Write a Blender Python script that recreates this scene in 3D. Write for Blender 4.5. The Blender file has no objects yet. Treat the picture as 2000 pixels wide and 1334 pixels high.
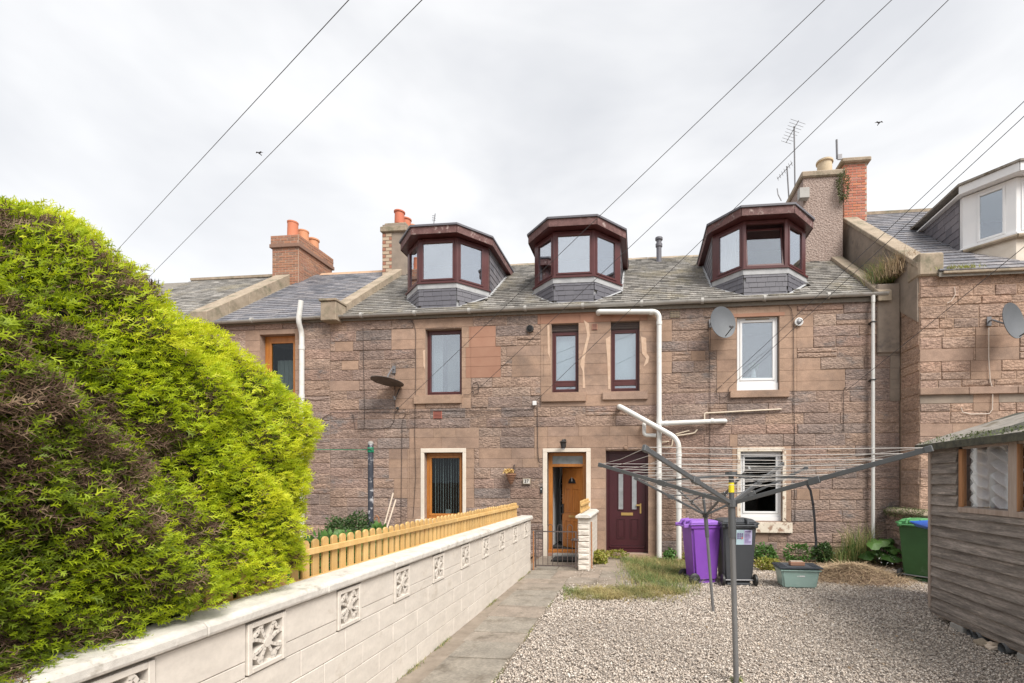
import bpy, bmesh, math, random
import numpy as np
from mathutils import Vector, Matrix
random.seed(7); np.random.seed(7)
R = math.radians
S = bpy.context.scene
C = S.collection

# ------------------------------------------------------------------ camera
CAM_H, F, CX, CY, PSI = 1.78, 920.0, 1153.0, 938.0, math.atan2(97.0, 920.0)
cs, sn = math.cos(PSI), math.sin(PSI)
cam_d = bpy.data.cameras.new('camera'); cam = bpy.data.objects.new('camera', cam_d); C.objects.link(cam)
cam.location = (0, 0, CAM_H); cam.rotation_euler = (R(90), 0, PSI)
cam_d.sensor_width = 36; cam_d.lens = F / 2000 * 36
cam_d.shift_x = -(CX - 1000) / 2000; cam_d.shift_y = (CY - 667) / 2000
cam_d.clip_start = 0.05; cam_d.clip_end = 800
S.camera = cam

# ------------------------------------------------------------------ sky, sun, exposure
SUN_EL, SUN_AZ = 48.0, 136.0            # azimuth clockwise from +Y (north)
W = bpy.data.worlds.new('World'); S.world = W; W.use_nodes = True
nt = W.node_tree; nt.nodes.clear()
out = nt.nodes.new('ShaderNodeOutputWorld'); bg = nt.nodes.new('ShaderNodeBackground')
sky = nt.nodes.new('ShaderNodeTexSky'); sky.sky_type = 'NISHITA'; sky.sun_disc = False
sky.sun_elevation = R(SUN_EL); sky.sun_rotation = R(SUN_AZ)
tc = nt.nodes.new('ShaderNodeTexCoord'); mp = nt.nodes.new('ShaderNodeMapping')
mp.inputs['Scale'].default_value = (1.0, 1.0, 2.2)
nz = nt.nodes.new('ShaderNodeTexNoise'); nz.inputs['Scale'].default_value = 1.7
nz.inputs['Detail'].default_value = 5.0; nz.inputs['Roughness'].default_value = 0.5; nz.inputs['Distortion'].default_value = 0.35
cr = nt.nodes.new('ShaderNodeValToRGB')
cr.color_ramp.elements[0].position = 0.38; cr.color_ramp.elements[0].color = (3.8, 3.85, 3.98, 1)
cr.color_ramp.elements[1].position = 0.61; cr.color_ramp.elements[1].color = (5.1, 5.1, 5.1, 1)
mx = nt.nodes.new('ShaderNodeMix'); mx.data_type = 'RGBA'; mx.inputs[0].default_value = 0.93
L = nt.links.new
L(tc.outputs['Generated'], mp.inputs['Vector']); L(mp.outputs['Vector'], nz.inputs['Vector'])
L(nz.outputs['Fac'], cr.inputs['Fac']); L(sky.outputs['Color'], mx.inputs[6]); L(cr.outputs['Color'], mx.inputs[7])
L(mx.outputs[2], bg.inputs['Color']); bg.inputs['Strength'].default_value = 0.1
L(bg.outputs['Background'], out.inputs['Surface'])
sd = bpy.data.lights.new('sun', 'SUN'); sd.energy = 2.4; sd.angle = R(30); sd.color = (1.0, 0.95, 0.88)
so = bpy.data.objects.new('sun', sd); C.objects.link(so)
az, el = R(SUN_AZ), R(SUN_EL)
sdir = Vector((math.sin(az) * math.cos(el), math.cos(az) * math.cos(el), math.sin(el)))
so.rotation_euler = sdir.to_track_quat('Z', 'Y').to_euler(); so.location = (5, -8, 15)
S.view_settings.view_transform = 'Standard'; S.view_settings.look = 'None'
S.view_settings.exposure = 1.10; S.view_settings.gamma = 1.0; S.view_settings.use_curve_mapping = False
S.cycles.use_denoising = True; S.cycles.max_bounces = 6; S.cycles.transparent_max_bounces = 12
S.cycles.diffuse_bounces = 3; S.cycles.glossy_bounces = 3; S.cycles.sample_clamp_indirect = 8

# ------------------------------------------------------------------ projection helpers (pixel of the photo -> point of the place)
def ray(u, v):
    a = (u - CX) / F
    return Vector((-sn + cs * a, cs + sn * a, (CY - v) / F))
def onY(u, v, Y):
    r = ray(u, v); t = Y / r.y
    return Vector((r.x * t, Y, CAM_H + r.z * t))
def onX(u, v, X):
    r = ray(u, v); t = X / r.x
    return Vector((X, r.y * t, CAM_H + r.z * t))
def onG(u, v, Z=0.0):
    r = ray(u, v); t = (Z - CAM_H) / r.z
    return Vector((r.x * t, r.y * t, Z))
def atD(u, v, d):
    r = ray(u, v); return Vector((r.x * d, r.y * d, CAM_H + r.z * d))
YF = 10.9
def fx(u): return onY(u, 900, YF).x
def fz(u, v): return onY(u, v, YF).z
def FR(u0, v0, u1, v1):
    """facade rectangle from photo pixels -> x0,x1,z0,z1"""
    um = (u0 + u1) / 2
    return (fx(u0), fx(u1), fz(um, v1), fz(um, v0))

# ------------------------------------------------------------------ object helpers
ORG = {}
def tag(o, label=None, cat=None, group=None, kind=None):
    if label: o['label'] = label
    if cat: o['category'] = cat
    if group: o['group'] = group
    if kind: o['kind'] = kind
    return o
def empty(name, loc=(0, 0, 0), parent=None, label=None, cat=None, group=None, rz=0.0):
    o = bpy.data.objects.new(name, None); C.objects.link(o); o.empty_display_size = 0.2
    loc = Vector(loc)
    if parent is not None:
        o.parent = parent; o.location = loc - ORG[parent.name]
    else: o.location = loc
    ORG[o.name] = loc if rz == 0 and not (parent is None and False) else loc
    o.rotation_euler = (0, 0, rz)
    tag(o, label, cat, group)
    return o
def link_mesh(name, me, parent=None, loc=None, world=None):
    o = bpy.data.objects.new(name, me); C.objects.link(o)
    if parent is not None:
        o.parent = parent
    if world is not None:
        w = Vector(world); ORG[o.name] = w
        o.location = w - (ORG[parent.name] if parent is not None else Vector((0, 0, 0)))
    return o
class MB:
    def __init__(s): s.v = []; s.f = []; s.t = []; s.tone = 0.5
    def add(s, vs, fs):
        n = len(s.v); s.v.extend(tuple(p) for p in vs); s.f.extend(tuple(i + n for i in f) for f in fs); s.t.extend([s.tone] * len(fs)); return s
    def box(s, x0, x1, y0, y1, z0, z1):
        return s.add([(x0,y0,z0),(x1,y0,z0),(x1,y1,z0),(x0,y1,z0),(x0,y0,z1),(x1,y0,z1),(x1,y1,z1),(x0,y1,z1)],
                     [(0,3,2,1),(4,5,6,7),(0,1,5,4),(1,2,6,5),(2,3,7,6),(3,0,4,7)])
    def hexa(s, b, t):
        return s.add(list(b) + list(t), [(0,3,2,1),(4,5,6,7),(0,1,5,4),(1,2,6,5),(2,3,7,6),(3,0,4,7)])
    def prism(s, pts, d):
        """extrude polygon pts (3D) by vector d"""
        n = len(pts); d = Vector(d); a = [Vector(p) for p in pts]
        fs = [tuple(range(n))[::-1], tuple(range(n, 2 * n))] + [(i, (i + 1) % n, n + (i + 1) % n, n + i) for i in range(n)]
        return s.add(a + [p + d for p in a], fs)
    def beam(s, p, q, w, h, up=(0, 0, 1)):
        p, q = Vector(p), Vector(q); d = (q - p).normalized(); up = Vector(up)
        if abs(d.dot(up)) > .98: up = Vector((0, 1, 0))
        x = d.cross(up).normalized() * w / 2; y = x.cross(d).normalized() * h / 2
        return s.hexa([p - x - y, p + x - y, p + x + y, p - x + y], [q - x - y, q + x - y, q + x + y, q - x + y])
    def tube(s, pts, r, n=8, cap=True, r1=None):
        pts = [Vector(p) for p in pts]; m = len(pts); rings = []
        prev = None
        for i, p in enumerate(pts):
            d = (pts[min(i + 1, m - 1)] - pts[max(i - 1, 0)]).normalized()
            if prev is None:
                a = Vector((0, 0, 1)) if abs(d.z) < .9 else Vector((1, 0, 0))
                x = d.cross(a).normalized()
            else:
                x = (prev - d * prev.dot(d)).normalized()
            prev = x; y = d.cross(x)
            rr = r if r1 is None else r + (r1 - r) * i / (m - 1)
            rings.append([p + (x * math.cos(2 * math.pi * k / n) + y * math.sin(2 * math.pi * k / n)) * rr for k in range(n)])
        vs = [p for ring in rings for p in ring]; fs = []
        for i in range(m - 1):
            for k in range(n):
                fs.append((i * n + k, i * n + (k + 1) % n, (i + 1) * n + (k + 1) % n, (i + 1) * n + k))
        if cap: fs += [tuple(range(n))[::-1], tuple(range((m - 1) * n, m * n))]
        return s.add(vs, fs)
    def lathe(s, c, prof, n=16, axis='z'):
        vs = []; fs = []
        for (r, h) in prof:
            for k in range(n):
                a = 2 * math.pi * k / n; x, y = r * math.cos(a), r * math.sin(a)
                p = {'z': (x, y, h), 'y': (x, h, y), 'x': (h, x, y)}[axis]
                vs.append((c[0] + p[0], c[1] + p[1], c[2] + p[2]))
        for i in range(len(prof) - 1):
            for k in range(n):
                fs.append((i * n + k, i * n + (k + 1) % n, (i + 1) * n + (k + 1) % n, (i + 1) * n + k))
        fs += [tuple(range(n))[::-1], tuple(range((len(prof) - 1) * n, len(prof) * n))]
        return s.add(vs, fs)
    def build(s, name, mat, parent=None, smooth=False, bevel=0, local=False, org=None, tones=False, seg=1):
        me = bpy.data.meshes.new(name)
        if not s.v: return None
        arr = np.array(s.v, dtype=np.float64)
        if org is None:
            lo, hi = arr.min(0), arr.max(0); org = Vector(((lo[0]+hi[0])/2, (lo[1]+hi[1])/2, lo[2]))
        org = Vector(org)
        arr = arr - np.array(org)
        me.from_pydata(arr.tolist(), [], s.f)
        if tones:
            a = me.attributes.new('tone', 'FLOAT', 'FACE'); a.data.foreach_set('value', s.t)
        me.materials.append(mat)
        bm = bmesh.new(); bm.from_mesh(me); bmesh.ops.recalc_face_normals(bm, faces=bm.faces)
        if bevel:
            bmesh.ops.bevel(bm, geom=[e for e in bm.edges], offset=bevel, segments=seg, affect='EDGES', clamp_overlap=True)
        bm.to_mesh(me); bm.free()
        if smooth:
            me.polygons.foreach_set('use_smooth', [True] * len(me.polygons))
            try: me.set_sharp_from_angle(angle=R(40))
            except Exception: pass
        o = bpy.data.objects.new(name, me); C.objects.link(o)
        if parent is not None:
            o.parent = parent
            o.location = org if local else org - ORG[parent.name]
        else: o.location = org
        ORG[o.name] = org
        return o
def copy_tree(o, parent=None):
    c = o.copy(); C.objects.link(c)
    if parent is not None: c.parent = parent
    ORG[c.name] = ORG.get(o.name, Vector((0, 0, 0)))
    for ch in list(o.children): copy_tree(ch, c)
    return c

# ------------------------------------------------------------------ materials
MATS = {}
def fill_ramp(els, cols):
    els[0].position = 0; els[0].color = (*cols[0], 1); els[1].position = 1; els[1].color = (*cols[-1], 1)
    for i in range(1, len(cols) - 1):
        els.new(i / (len(cols) - 1)).color = (*cols[i], 1)
def mat(name, c1, c2=None, rough=0.8, scale=6.0, stretch=(1, 1, 1), bump=0.0, bscale=None, bdist=0.01, objvar=0.0,
        tone=None, metal=0.0, spots=None, spec=None, objramp=None, detail=6, trans=0.0, contrast=(0.3, 0.7), bvor=False, c3=None, speck=None):
    m = bpy.data.materials.new(name); m.use_nodes = True; t = m.node_tree; n = t.nodes; l = t.links.new
    b = n['Principled BSDF']; b.inputs['Roughness'].default_value = rough; b.inputs['Metallic'].default_value = metal
    if spec is not None: b.inputs['Specular IOR Level'].default_value = spec
    g = n.new('ShaderNodeNewGeometry'); mpn = n.new('ShaderNodeMapping'); mpn.inputs['Scale'].default_value = stretch
    l(g.outputs['Position'], mpn.inputs['Vector'])
    c2 = c2 or c1
    ns = n.new('ShaderNodeTexNoise'); ns.inputs['Scale'].default_value = scale; ns.inputs['Detail'].default_value = detail
    ns.inputs['Roughness'].default_value = 0.62
    l(mpn.outputs['Vector'], ns.inputs['Vector'])
    rp = n.new('ShaderNodeValToRGB'); rp.color_ramp.elements[0].position = contrast[0]; rp.color_ramp.elements[1].position = contrast[1]
    rp.color_ramp.elements[0].color = (*c1, 1); rp.color_ramp.elements[1].color = (*c2, 1)
    l(ns.outputs['Fac'], rp.inputs['Fac']); col = rp.outputs['Color']
    def mixc(a, bcol, fac, mode='MIX'):
        mm = n.new('ShaderNodeMix'); mm.data_type = 'RGBA'; mm.blend_type = mode
        if isinstance(fac, float): mm.inputs[0].default_value = fac
        else: l(fac, mm.inputs[0])
        for sock, val in ((mm.inputs[6], a), (mm.inputs[7], bcol)):
            if isinstance(val, tuple): sock.default_value = (*val, 1)
            else: l(val, sock)
        return mm.outputs[2]
    if objramp:
        oi = n.new('ShaderNodeObjectInfo'); r2 = n.new('ShaderNodeValToRGB'); r2.color_ramp.interpolation = 'LINEAR'
        fill_ramp(r2.color_ramp.elements, objramp)
        l(oi.outputs['Random'], r2.inputs['Fac']); col = mixc(col, r2.outputs['Color'], 0.6)
    if tone:
        at = n.new('ShaderNodeAttribute'); at.attribute_name = 'tone'; r2 = n.new('ShaderNodeValToRGB')
        fill_ramp(r2.color_ramp.elements, tone)
        l(at.outputs['Fac'], r2.inputs['Fac']); col = mixc(col, r2.outputs['Color'], 0.75)
    if objvar:
        oi = n.new('ShaderNodeObjectInfo'); mr = n.new('ShaderNodeMapRange'); mr.inputs[3].default_value = 1 - objvar; mr.inputs[4].default_value = 1 + objvar
        l(oi.outputs['Random'], mr.inputs[0]); hs = n.new('ShaderNodeHueSaturation'); l(mr.outputs[0], hs.inputs['Value']); l(col, hs.inputs['Color']); col = hs.outputs['Color']
    if c3:   # (colour, scale, lo, hi): stains with a shape of their own
        n3 = n.new('ShaderNodeTexNoise'); n3.inputs['Scale'].default_value = c3[1]; n3.inputs['Detail'].default_value = 8; n3.inputs['Roughness'].default_value = .7
        l(mpn.outputs['Vector'], n3.inputs['Vector']); mr = n.new('ShaderNodeMapRange'); mr.inputs[1].default_value = c3[2]; mr.inputs[2].default_value = c3[3]
        l(n3.outputs['Fac'], mr.inputs[0]); col = mixc(col, c3[0], mr.outputs[0])
    for sp in (speck or ()):      # (scale, strength, stretch z)
        m4 = n.new('ShaderNodeMapping'); m4.inputs['Scale'].default_value = (1, 1, sp[2]); l(g.outputs['Position'], m4.inputs['Vector'])
        n4 = n.new('ShaderNodeTexNoise'); n4.inputs['Scale'].default_value = sp[0]; n4.inputs['Detail'].default_value = 3; l(m4.outputs['Vector'], n4.inputs['Vector'])
        r4 = n.new('ShaderNodeMapRange'); r4.inputs[1].default_value = .36; r4.inputs[2].default_value = .64; r4.inputs[3].default_value = 1 - sp[1]; r4.inputs[4].default_value = 1 + sp[1]
        l(n4.outputs['Fac'], r4.inputs[0]); hs = n.new('ShaderNodeHueSaturation'); l(r4.outputs[0], hs.inputs['Value']); l(col, hs.inputs['Color']); col = hs.outputs['Color']
    l(col, b.inputs['Base Color'])
    if bump:
        bn = n.new('ShaderNodeTexNoise'); bn.inputs['Scale'].default_value = bscale or scale * 4; bn.inputs['Detail'].default_value = 8; bn.inputs['Roughness'].default_value = .7
        l(mpn.outputs['Vector'], bn.inputs['Vector']); h = bn.outputs['Fac']
        if bvor:
            vo = n.new('ShaderNodeTexVoronoi'); vo.inputs['Scale'].default_value = (bscale or scale * 4) * .6; l(mpn.outputs['Vector'], vo.inputs['Vector'])
            ad = n.new('ShaderNodeMath'); ad.operation = 'ADD'; l(bn.outputs['Fac'], ad.inputs[0]); l(vo.outputs['Distance'], ad.inputs[1]); h = ad.outputs[0]
        bp = n.new('ShaderNodeBump'); bp.inputs['Strength'].default_value = bump; bp.inputs['Distance'].default_value = bdist
        l(h, bp.inputs['Height']); l(bp.outputs['Normal'], b.inputs['Normal'])
    if trans:
        tr = n.new('ShaderNodeBsdfTranslucent'); l(col, tr.inputs['Color']); ms = n.new('ShaderNodeMixShader'); ms.inputs[0].default_value = trans
        l(b.outputs[0], ms.inputs[1]); l(tr.outputs[0], ms.inputs[2]); l(ms.outputs[0], n['Material Output'].inputs['Surface'])
    MATS[name] = m
    return m
def glass(name, refl=0.30, tint=(0.8, 0.85, 0.86)):
    m = bpy.data.materials.new(name); m.use_nodes = True; t = m.node_tree; n = t.nodes; l = t.links.new
    n.remove(n['Principled BSDF'])
    gl = n.new('ShaderNodeBsdfGlossy'); gl.inputs['Roughness'].default_value = 0.01; gl.inputs['Color'].default_value = (.92, .95, 1, 1)
    tr = n.new('ShaderNodeBsdfTransparent'); tr.inputs['Color'].default_value = (*tint, 1)
    fr = n.new('ShaderNodeLayerWeight'); fr.inputs['Blend'].default_value = 0.5
    pw = n.new('ShaderNodeMath'); pw.operation = 'POWER'; pw.inputs[1].default_value = 4.0; l(fr.outputs['Facing'], pw.inputs[0])
    mr = n.new('ShaderNodeMapRange'); mr.inputs[3].default_value = refl; mr.inputs[4].default_value = 0.9
    l(pw.outputs[0], mr.inputs[0]); ms = n.new('ShaderNodeMixShader'); l(mr.outputs[0], ms.inputs[0])
    gm = n.new('ShaderNodeNewGeometry'); ns = n.new('ShaderNodeTexNoise'); ns.inputs['Scale'].default_value = 2.5
    bp = n.new('ShaderNodeBump'); bp.inputs['Strength'].default_value = .05; bp.inputs['Distance'].default_value = .01
    l(gm.outputs['Position'], ns.inputs['Vector']); l(ns.outputs['Fac'], bp.inputs['Height']); l(bp.outputs['Normal'], gl.inputs['Normal'])
    l(tr.outputs[0], ms.inputs[1]); l(gl.outputs[0], ms.inputs[2]); l(ms.outputs[0], n['Material Output'].inputs['Surface'])
    return m
RUB = [(0.286,0.195,0.151), (0.210,0.169,0.156), (0.319,0.216,0.156), (0.244,0.173,0.143), (0.176,0.156,0.151), (0.336,0.225,0.160), (0.260,0.190,0.164), (0.302,0.186,0.138), (0.218,0.164,0.147), (0.361,0.268,0.208)]
M_rub = mat('rubble_sandstone', (0.176,0.130,0.112), (0.370,0.268,0.216), rough=.95, scale=9, stretch=(1,1,2.0), bump=.75, bscale=26, bdist=.02, objramp=RUB, bvor=True, c3=((0.160,0.143,0.138), 1.5, .55, .70), speck=((42, .27, 1.8), (13, .17, 2.2), (.9, .16, 1)))
M_ash = mat('smooth_sandstone', (0.292,0.197,0.145), (0.353,0.246,0.184), rough=.9, scale=3, bump=.25, bscale=60, bdist=.004, objramp=[(0.310,0.202,0.145),(0.335,0.224,0.158),(0.292,0.202,0.158),(0.353,0.241,0.171)], c3=((0.232,0.167,0.132), 1.3, .52, .75), speck=((60, .12, 1), (6, .09, 1.5), (1.0, .15, 1)))
M_red = mat('red_sandstone', (0.317,0.166,0.112), (0.361,0.202,0.139), rough=.9, scale=3, bump=.25, bscale=60, bdist=.004, objvar=.08)
M_mort = mat('mortar', (0.272,0.196,0.155), (0.368,0.277,0.220), rough=.98, scale=7, bump=.6, bscale=50, bdist=.01)
M_rubR = mat('ashlar_pink_rubble', (0.292,0.190,0.142), (0.413,0.292,0.221), rough=.95, scale=6, stretch=(1,1,2), bump=.7, bscale=20, bdist=.02, objramp=[(0.327,0.204,0.146),(0.267,0.186,0.155),(0.370,0.248,0.177),(0.310,0.213,0.159),(0.232,0.177,0.151)], bvor=True, speck=((40, .3, 1.6), (10, .16, 2), (1.2, .15, 1)))
M_mortR = mat('pale_mortar', (0.370,0.251,0.180), (0.440,0.314,0.224), rough=.98, scale=8, bump=.5, bscale=40, bdist=.01)
M_cem = mat('grey_cement', (.2,.165,.135), (.32,.26,.21), rough=.95, scale=2.5, bump=.4, bscale=30, bdist=.008, c3=((.12,.1,.09), 2.2, .55, .75))
M_skew = mat('skew_stone', (.27,.215,.16), (.4,.33,.25), rough=.95, scale=4, bump=.6, bscale=25, bdist=.012, c3=((.16,.15,.1), 3, .5, .7))
M_slate = mat('roof_slate_old', (.13,.12,.105), (.29,.265,.225), rough=.75, scale=9, bump=.4, bscale=50, bdist=.006, tone=[(.07,.068,.066),(.19,.18,.168),(.28,.265,.245),(.14,.137,.132),(.36,.345,.325)], c3=((.27,.24,.175), .8, .5, .68), speck=((30, .3, 1), (3, .15, 1)))
M_slateB = mat('roof_slate_blue', (.11,.115,.13), (.2,.2,.22), rough=.6, scale=9, bump=.3, bscale=50, bdist=.005, tone=[(.09,.095,.115),(.19,.19,.21),(.26,.245,.25),(.13,.13,.15)], speck=((24, .25, 1), (2, .12, 1)))
M_slateD = mat('dormer_slate', (.12,.12,.135), (.2,.195,.21), rough=.55, scale=7, bump=.3, bscale=40, bdist=.004, objramp=[(.10,.10,.12),(.17,.16,.18),(.21,.2,.22),(.13,.125,.14)], tone=[(.10,.10,.12),(.17,.16,.18),(.20,.19,.21)])
M_lead = mat('lead', (.30,.31,.325), (.44,.45,.46), rough=.55, scale=4, bump=.3, bscale=14, bdist=.01, c3=((.2,.2,.2), 6, .58, .7))
M_mar = mat('maroon_paint', (.075,.022,.022), (.098,.031,.031), rough=.35, scale=5, bump=.05)
M_marF = mat('faded_maroon_paint', (.10,.045,.042), (.17,.09,.085), rough=.75, scale=8, bump=.3, bscale=40, bdist=.003, c3=((.36,.28,.26), 7, .57, .66), speck=((30, .15, 1),))
M_door = mat('maroon_door', (.045,.008,.013), (.055,.010,.016), rough=.4, scale=3)
M_upvc = mat('white_upvc', (.72,.73,.74), (.78,.78,.78), rough=.3, scale=2)
M_oak = mat('golden_oak', (.36,.125,.022), (.5,.2,.045), rough=.4, scale=5, stretch=(3,3,.5), bump=.05)
M_cream = mat('cream_paint', (.62,.55,.46), (.7,.64,.56), rough=.8, scale=5, bump=.3, bscale=30, bdist=.005)
M_creamold = mat('flaking_cream_paint', (.6,.52,.42), (.72,.66,.56), rough=.9, scale=5, bump=.5, bscale=30, bdist=.006, c3=((.32,.21,.15), 7, .52, .6))
M_gut = mat('grey_gutter', (.33,.32,.3), (.42,.41,.39), rough=.6, scale=3, c3=((.24,.22,.18), 4, .55, .7))
M_pipe = mat('pale_pipe', (.62,.62,.6), (.72,.72,.7), rough=.45, scale=3, c3=((.45,.44,.36), 3, .55, .75))
M_pipeW = mat('cream_waste_pipe', (.6,.5,.38), (.7,.62,.5), rough=.5, scale=3)
M_room = mat('dark_room', (.05,.045,.04), (.08,.07,.06), rough=.95, scale=3)
M_hall = mat('hall_wall', (.78,.78,.78), (.8,.8,.8), rough=.9, scale=2)
M_blind = mat('white_blind', (.75,.78,.8), (.8,.82,.84), rough=.7, scale=3)
M_net = mat('net_curtain', (.7,.72,.74), (.8,.8,.8), rough=.9, scale=8, stretch=(6,6,.4), trans=.4)
M_gl = glass('window_glass', .30); M_gld = glass('dark_glass', .025, (.6,.65,.65)); M_glb = glass('dormer_glass', .5)
M_brick = mat('red_brick', (.42,.15,.09), (.5,.22,.13), rough=.9, scale=14, bump=.4, bscale=60, bdist=.005, tone=[(.34,.11,.08),(.48,.17,.11),(.42,.19,.16),(.6,.23,.11),(.4,.14,.10)])
M_brickB = mat('brown_brick', (.3,.15,.1), (.38,.2,.13), rough=.9, scale=14, bump=.4, bscale=60, bdist=.005, tone=[(.2,.13,.1),(.36,.18,.11),(.32,.15,.1),(.42,.22,.13)])
M_bm = mat('brick_mortar', (.4,.33,.26), (.48,.4,.33), rough=.95, scale=20)
M_pot = mat('terracotta', (.48,.16,.08), (.55,.2,.11), rough=.75, scale=6, objramp=[(.5,.13,.08),(.55,.25,.12),(.62,.36,.2)])
M_potb = mat('buff_pot', (.5,.4,.27), (.6,.5,.36), rough=.8, scale=6)
M_harl = mat('harling', (.27,.2,.17), (.4,.32,.28), rough=.98, scale=34, bump=.9, bscale=34, bdist=.02, bvor=True, contrast=(.42,.58))
M_wall = mat('cream_masonry_paint', (.60,.55,.49), (.65,.60,.54), rough=.75, scale=2, bump=.3, bscale=24, bdist=.006, c3=((.44,.38,.31), 4.5, .58, .78), speck=((5, .05, 3), (40, .03, 1)))
M_cop = mat('coping_paint', (.56,.53,.485), (.63,.60,.555), rough=.8, scale=3, bump=.5, bscale=18, bdist=.010, c3=((.33,.30,.25), 6, .56, .7), speck=((9, .09, 1), (45, .05, 1)))
M_conc = mat('grey_concrete', (.25,.24,.22), (.36,.35,.33), rough=.95, scale=12, bump=.4, bscale=60, bdist=.004)
M_slab = mat('paving_stone', (.23,.2,.165), (.35,.305,.255), rough=.9, scale=3, bump=.35, bscale=30, bdist=.006, objramp=[(.23,.21,.175),(.31,.235,.185),(.27,.245,.205),(.21,.195,.165)], c3=((.15,.125,.095), 3, .5, .68), speck=((40, .14, 1), (4, .12, 1)))
M_strip = mat('old_concrete_strip', (.2,.165,.13), (.31,.26,.21), rough=.95, scale=5, bump=.6, bscale=40, bdist=.01, c3=((.2,.16,.12), 6, .55, .7))
M_grnd = mat('gravel_bed', (.26,.22,.19), (.56,.5,.44), rough=.98, scale=45, bump=1, bscale=45, bdist=.02, bvor=True, contrast=(.35,.65))
M_soil = mat('soil', (.13,.085,.055), (.25,.17,.11), rough=.98, scale=12, bump=.8, bscale=30, bdist=.02)
M_grav = mat('gravel_stones', (.45,.38,.32), (.52,.45,.39), rough=.8, scale=30, tone=[(.13,.10,.085),(.62,.54,.45),(.34,.275,.23),(.77,.70,.62),(.5,.42,.35),(.23,.2,.175),(.8,.75,.68)])
M_pick = mat('new_pine', (.52,.32,.11), (.62,.42,.18), rough=.7, scale=6, stretch=(2,2,.3), bump=.1, bscale=30, bdist=.003, objvar=.12)
M_iron = mat('rusty_iron', (.06,.05,.05), (.11,.08,.07), rough=.7, scale=30, c3=((.25,.11,.05), 12, .6, .75))
M_rust = mat('rust', (.3,.12,.05), (.42,.2,.09), rough=.9, scale=20)
M_alu = mat('grey_coated_alu', (.085,.09,.095), (.11,.115,.12), rough=.45, scale=3, metal=.2)
M_alu2 = mat('grey_pole', (.16,.16,.165), (.2,.2,.2), rough=.45, scale=3, metal=.3)
M_line = mat('washing_line', (.42,.4,.38), (.5,.48,.46), rough=.6, scale=20)
M_yel = mat('yellow_tape', (.75,.62,.02), rough=.5)
M_blk = mat('black_plastic', (.02,.02,.02), (.03,.03,.03), rough=.5, scale=5)
M_purp = mat('purple_plastic', (.19,.055,.38), (.23,.075,.44), rough=.45, scale=2, c3=((.30,.17,.44), 5, .6, .75), speck=((4, .05, .3),))
M_purpL = mat('purple_lid', (.26,.115,.47), (.29,.14,.5), rough=.45, scale=2)
M_char = mat('charcoal_plastic', (.05,.055,.062), (.065,.07,.078), rough=.5, scale=3, c3=((.11,.11,.11), 4, .62, .75))
M_grn = mat('green_plastic', (.03,.10,.03), (.045,.14,.045), rough=.5, scale=2, c3=((.09,.17,.09), 5, .58, .75))
M_grnL = mat('green_lid', (.08,.27,.1), (.1,.3,.12), rough=.45, scale=2)
M_blue = mat('blue_plastic', (.01,.12,.6), (.015,.15,.68), rough=.4, scale=2)
M_teal = mat('frosted_teal_plastic', (.30,.44,.40), (.36,.5,.46), rough=.35, scale=3, c3=((.42,.55,.5), 5, .55, .7))
M_tlid = mat('slate_lid', (.05,.06,.075), (.07,.08,.095), rough=.6, scale=4)
M_gld2 = mat('leaded_pane', (.2,.21,.22), (.33,.35,.37), rough=.15, scale=5)
M_gpipe = mat('dark_grey_pipe', (.1,.105,.11), (.15,.155,.16), rough=.6, scale=4)
M_board = mat('weathered_board', (.125,.108,.095), (.285,.252,.225), rough=.9, scale=2.6, stretch=(8,.7,9), bump=.5, bscale=8, bdist=.006, objvar=.16, c3=((.42,.36,.31), 2.4, .56, .74), contrast=(.3,.7), speck=((5, .2, 8), (22, .15, 7)))
M_shedf = mat('weathered_trim', (.26,.2,.165), (.4,.33,.28), rough=.9, scale=4, stretch=(6,6,.6), bump=.3)
M_shedo = mat('orange_stained_wood', (.3,.14,.06), (.4,.2,.09), rough=.8, scale=5, stretch=(5,5,.5))
M_felt = mat('roofing_felt', (.19,.175,.155), (.33,.30,.265), rough=.95, scale=8, bump=.5, bscale=50, bdist=.006, c3=((.13,.105,.07), 5, .53, .64))
M_mossy = mat('mossy_felt_edge', (.04,.04,.035), (.1,.1,.07), rough=.95, scale=14, bump=.8, bscale=40, bdist=.01)
M_lace = mat('lace_curtain', (.8,.8,.8), (.88,.88,.88), rough=.9, scale=30, trans=.12, bump=.3, bscale=60)
M_dish = mat('grey_dish', (.085,.095,.105), (.115,.125,.14), rough=.6, scale=2, metal=.1)
M_dishD = mat('dull_dish', (.1,.085,.08), (.16,.14,.13), rough=.7, scale=4, c3=((.3,.28,.26), 6, .6, .7))
M_cable = mat('dark_cable', (.05,.035,.03), rough=.7)
M_wire = mat('overhead_wire', (.06,.06,.065), rough=.6)
M_wcab = mat('cream_cable', (.6,.52,.45), rough=.6)
M_white = mat('white_plastic', (.7,.7,.7), rough=.4)
M_brass = mat('brass', (.6,.42,.16), rough=.3, metal=.8)
M_aer = mat('aerial_metal', (.2,.2,.21), rough=.5, metal=.4)
M_wick = mat('wicker', (.2,.1,.06), (.35,.2,.13), rough=.8, scale=60, bump=1, bscale=90, bdist=.01)
M_dry = mat('dried_flowers', (.6,.4,.13), (.7,.5,.22), rough=.9, scale=30)
M_polep = mat('peeling_pole_paint', (.03,.035,.05), (.05,.055,.07), rough=.6, scale=4, c3=((.42,.42,.44), 5, .52, .56))
M_green = mat('green_line', (.01,.25,.13), rough=.6)
M_stick = mat('pale_stick', (.6,.5,.4), rough=.8)
M_leafD = mat('dark_leaf', (.035,.07,.02), rough=.5, tone=[(.03,.055,.02),(.06,.12,.03),(.09,.17,.05)], trans=.25)
M_leafM = mat('mid_leaf', (.06,.15,.03), rough=.5, tone=[(.05,.12,.025),(.1,.22,.045),(.15,.28,.07)], trans=.3)
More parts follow.
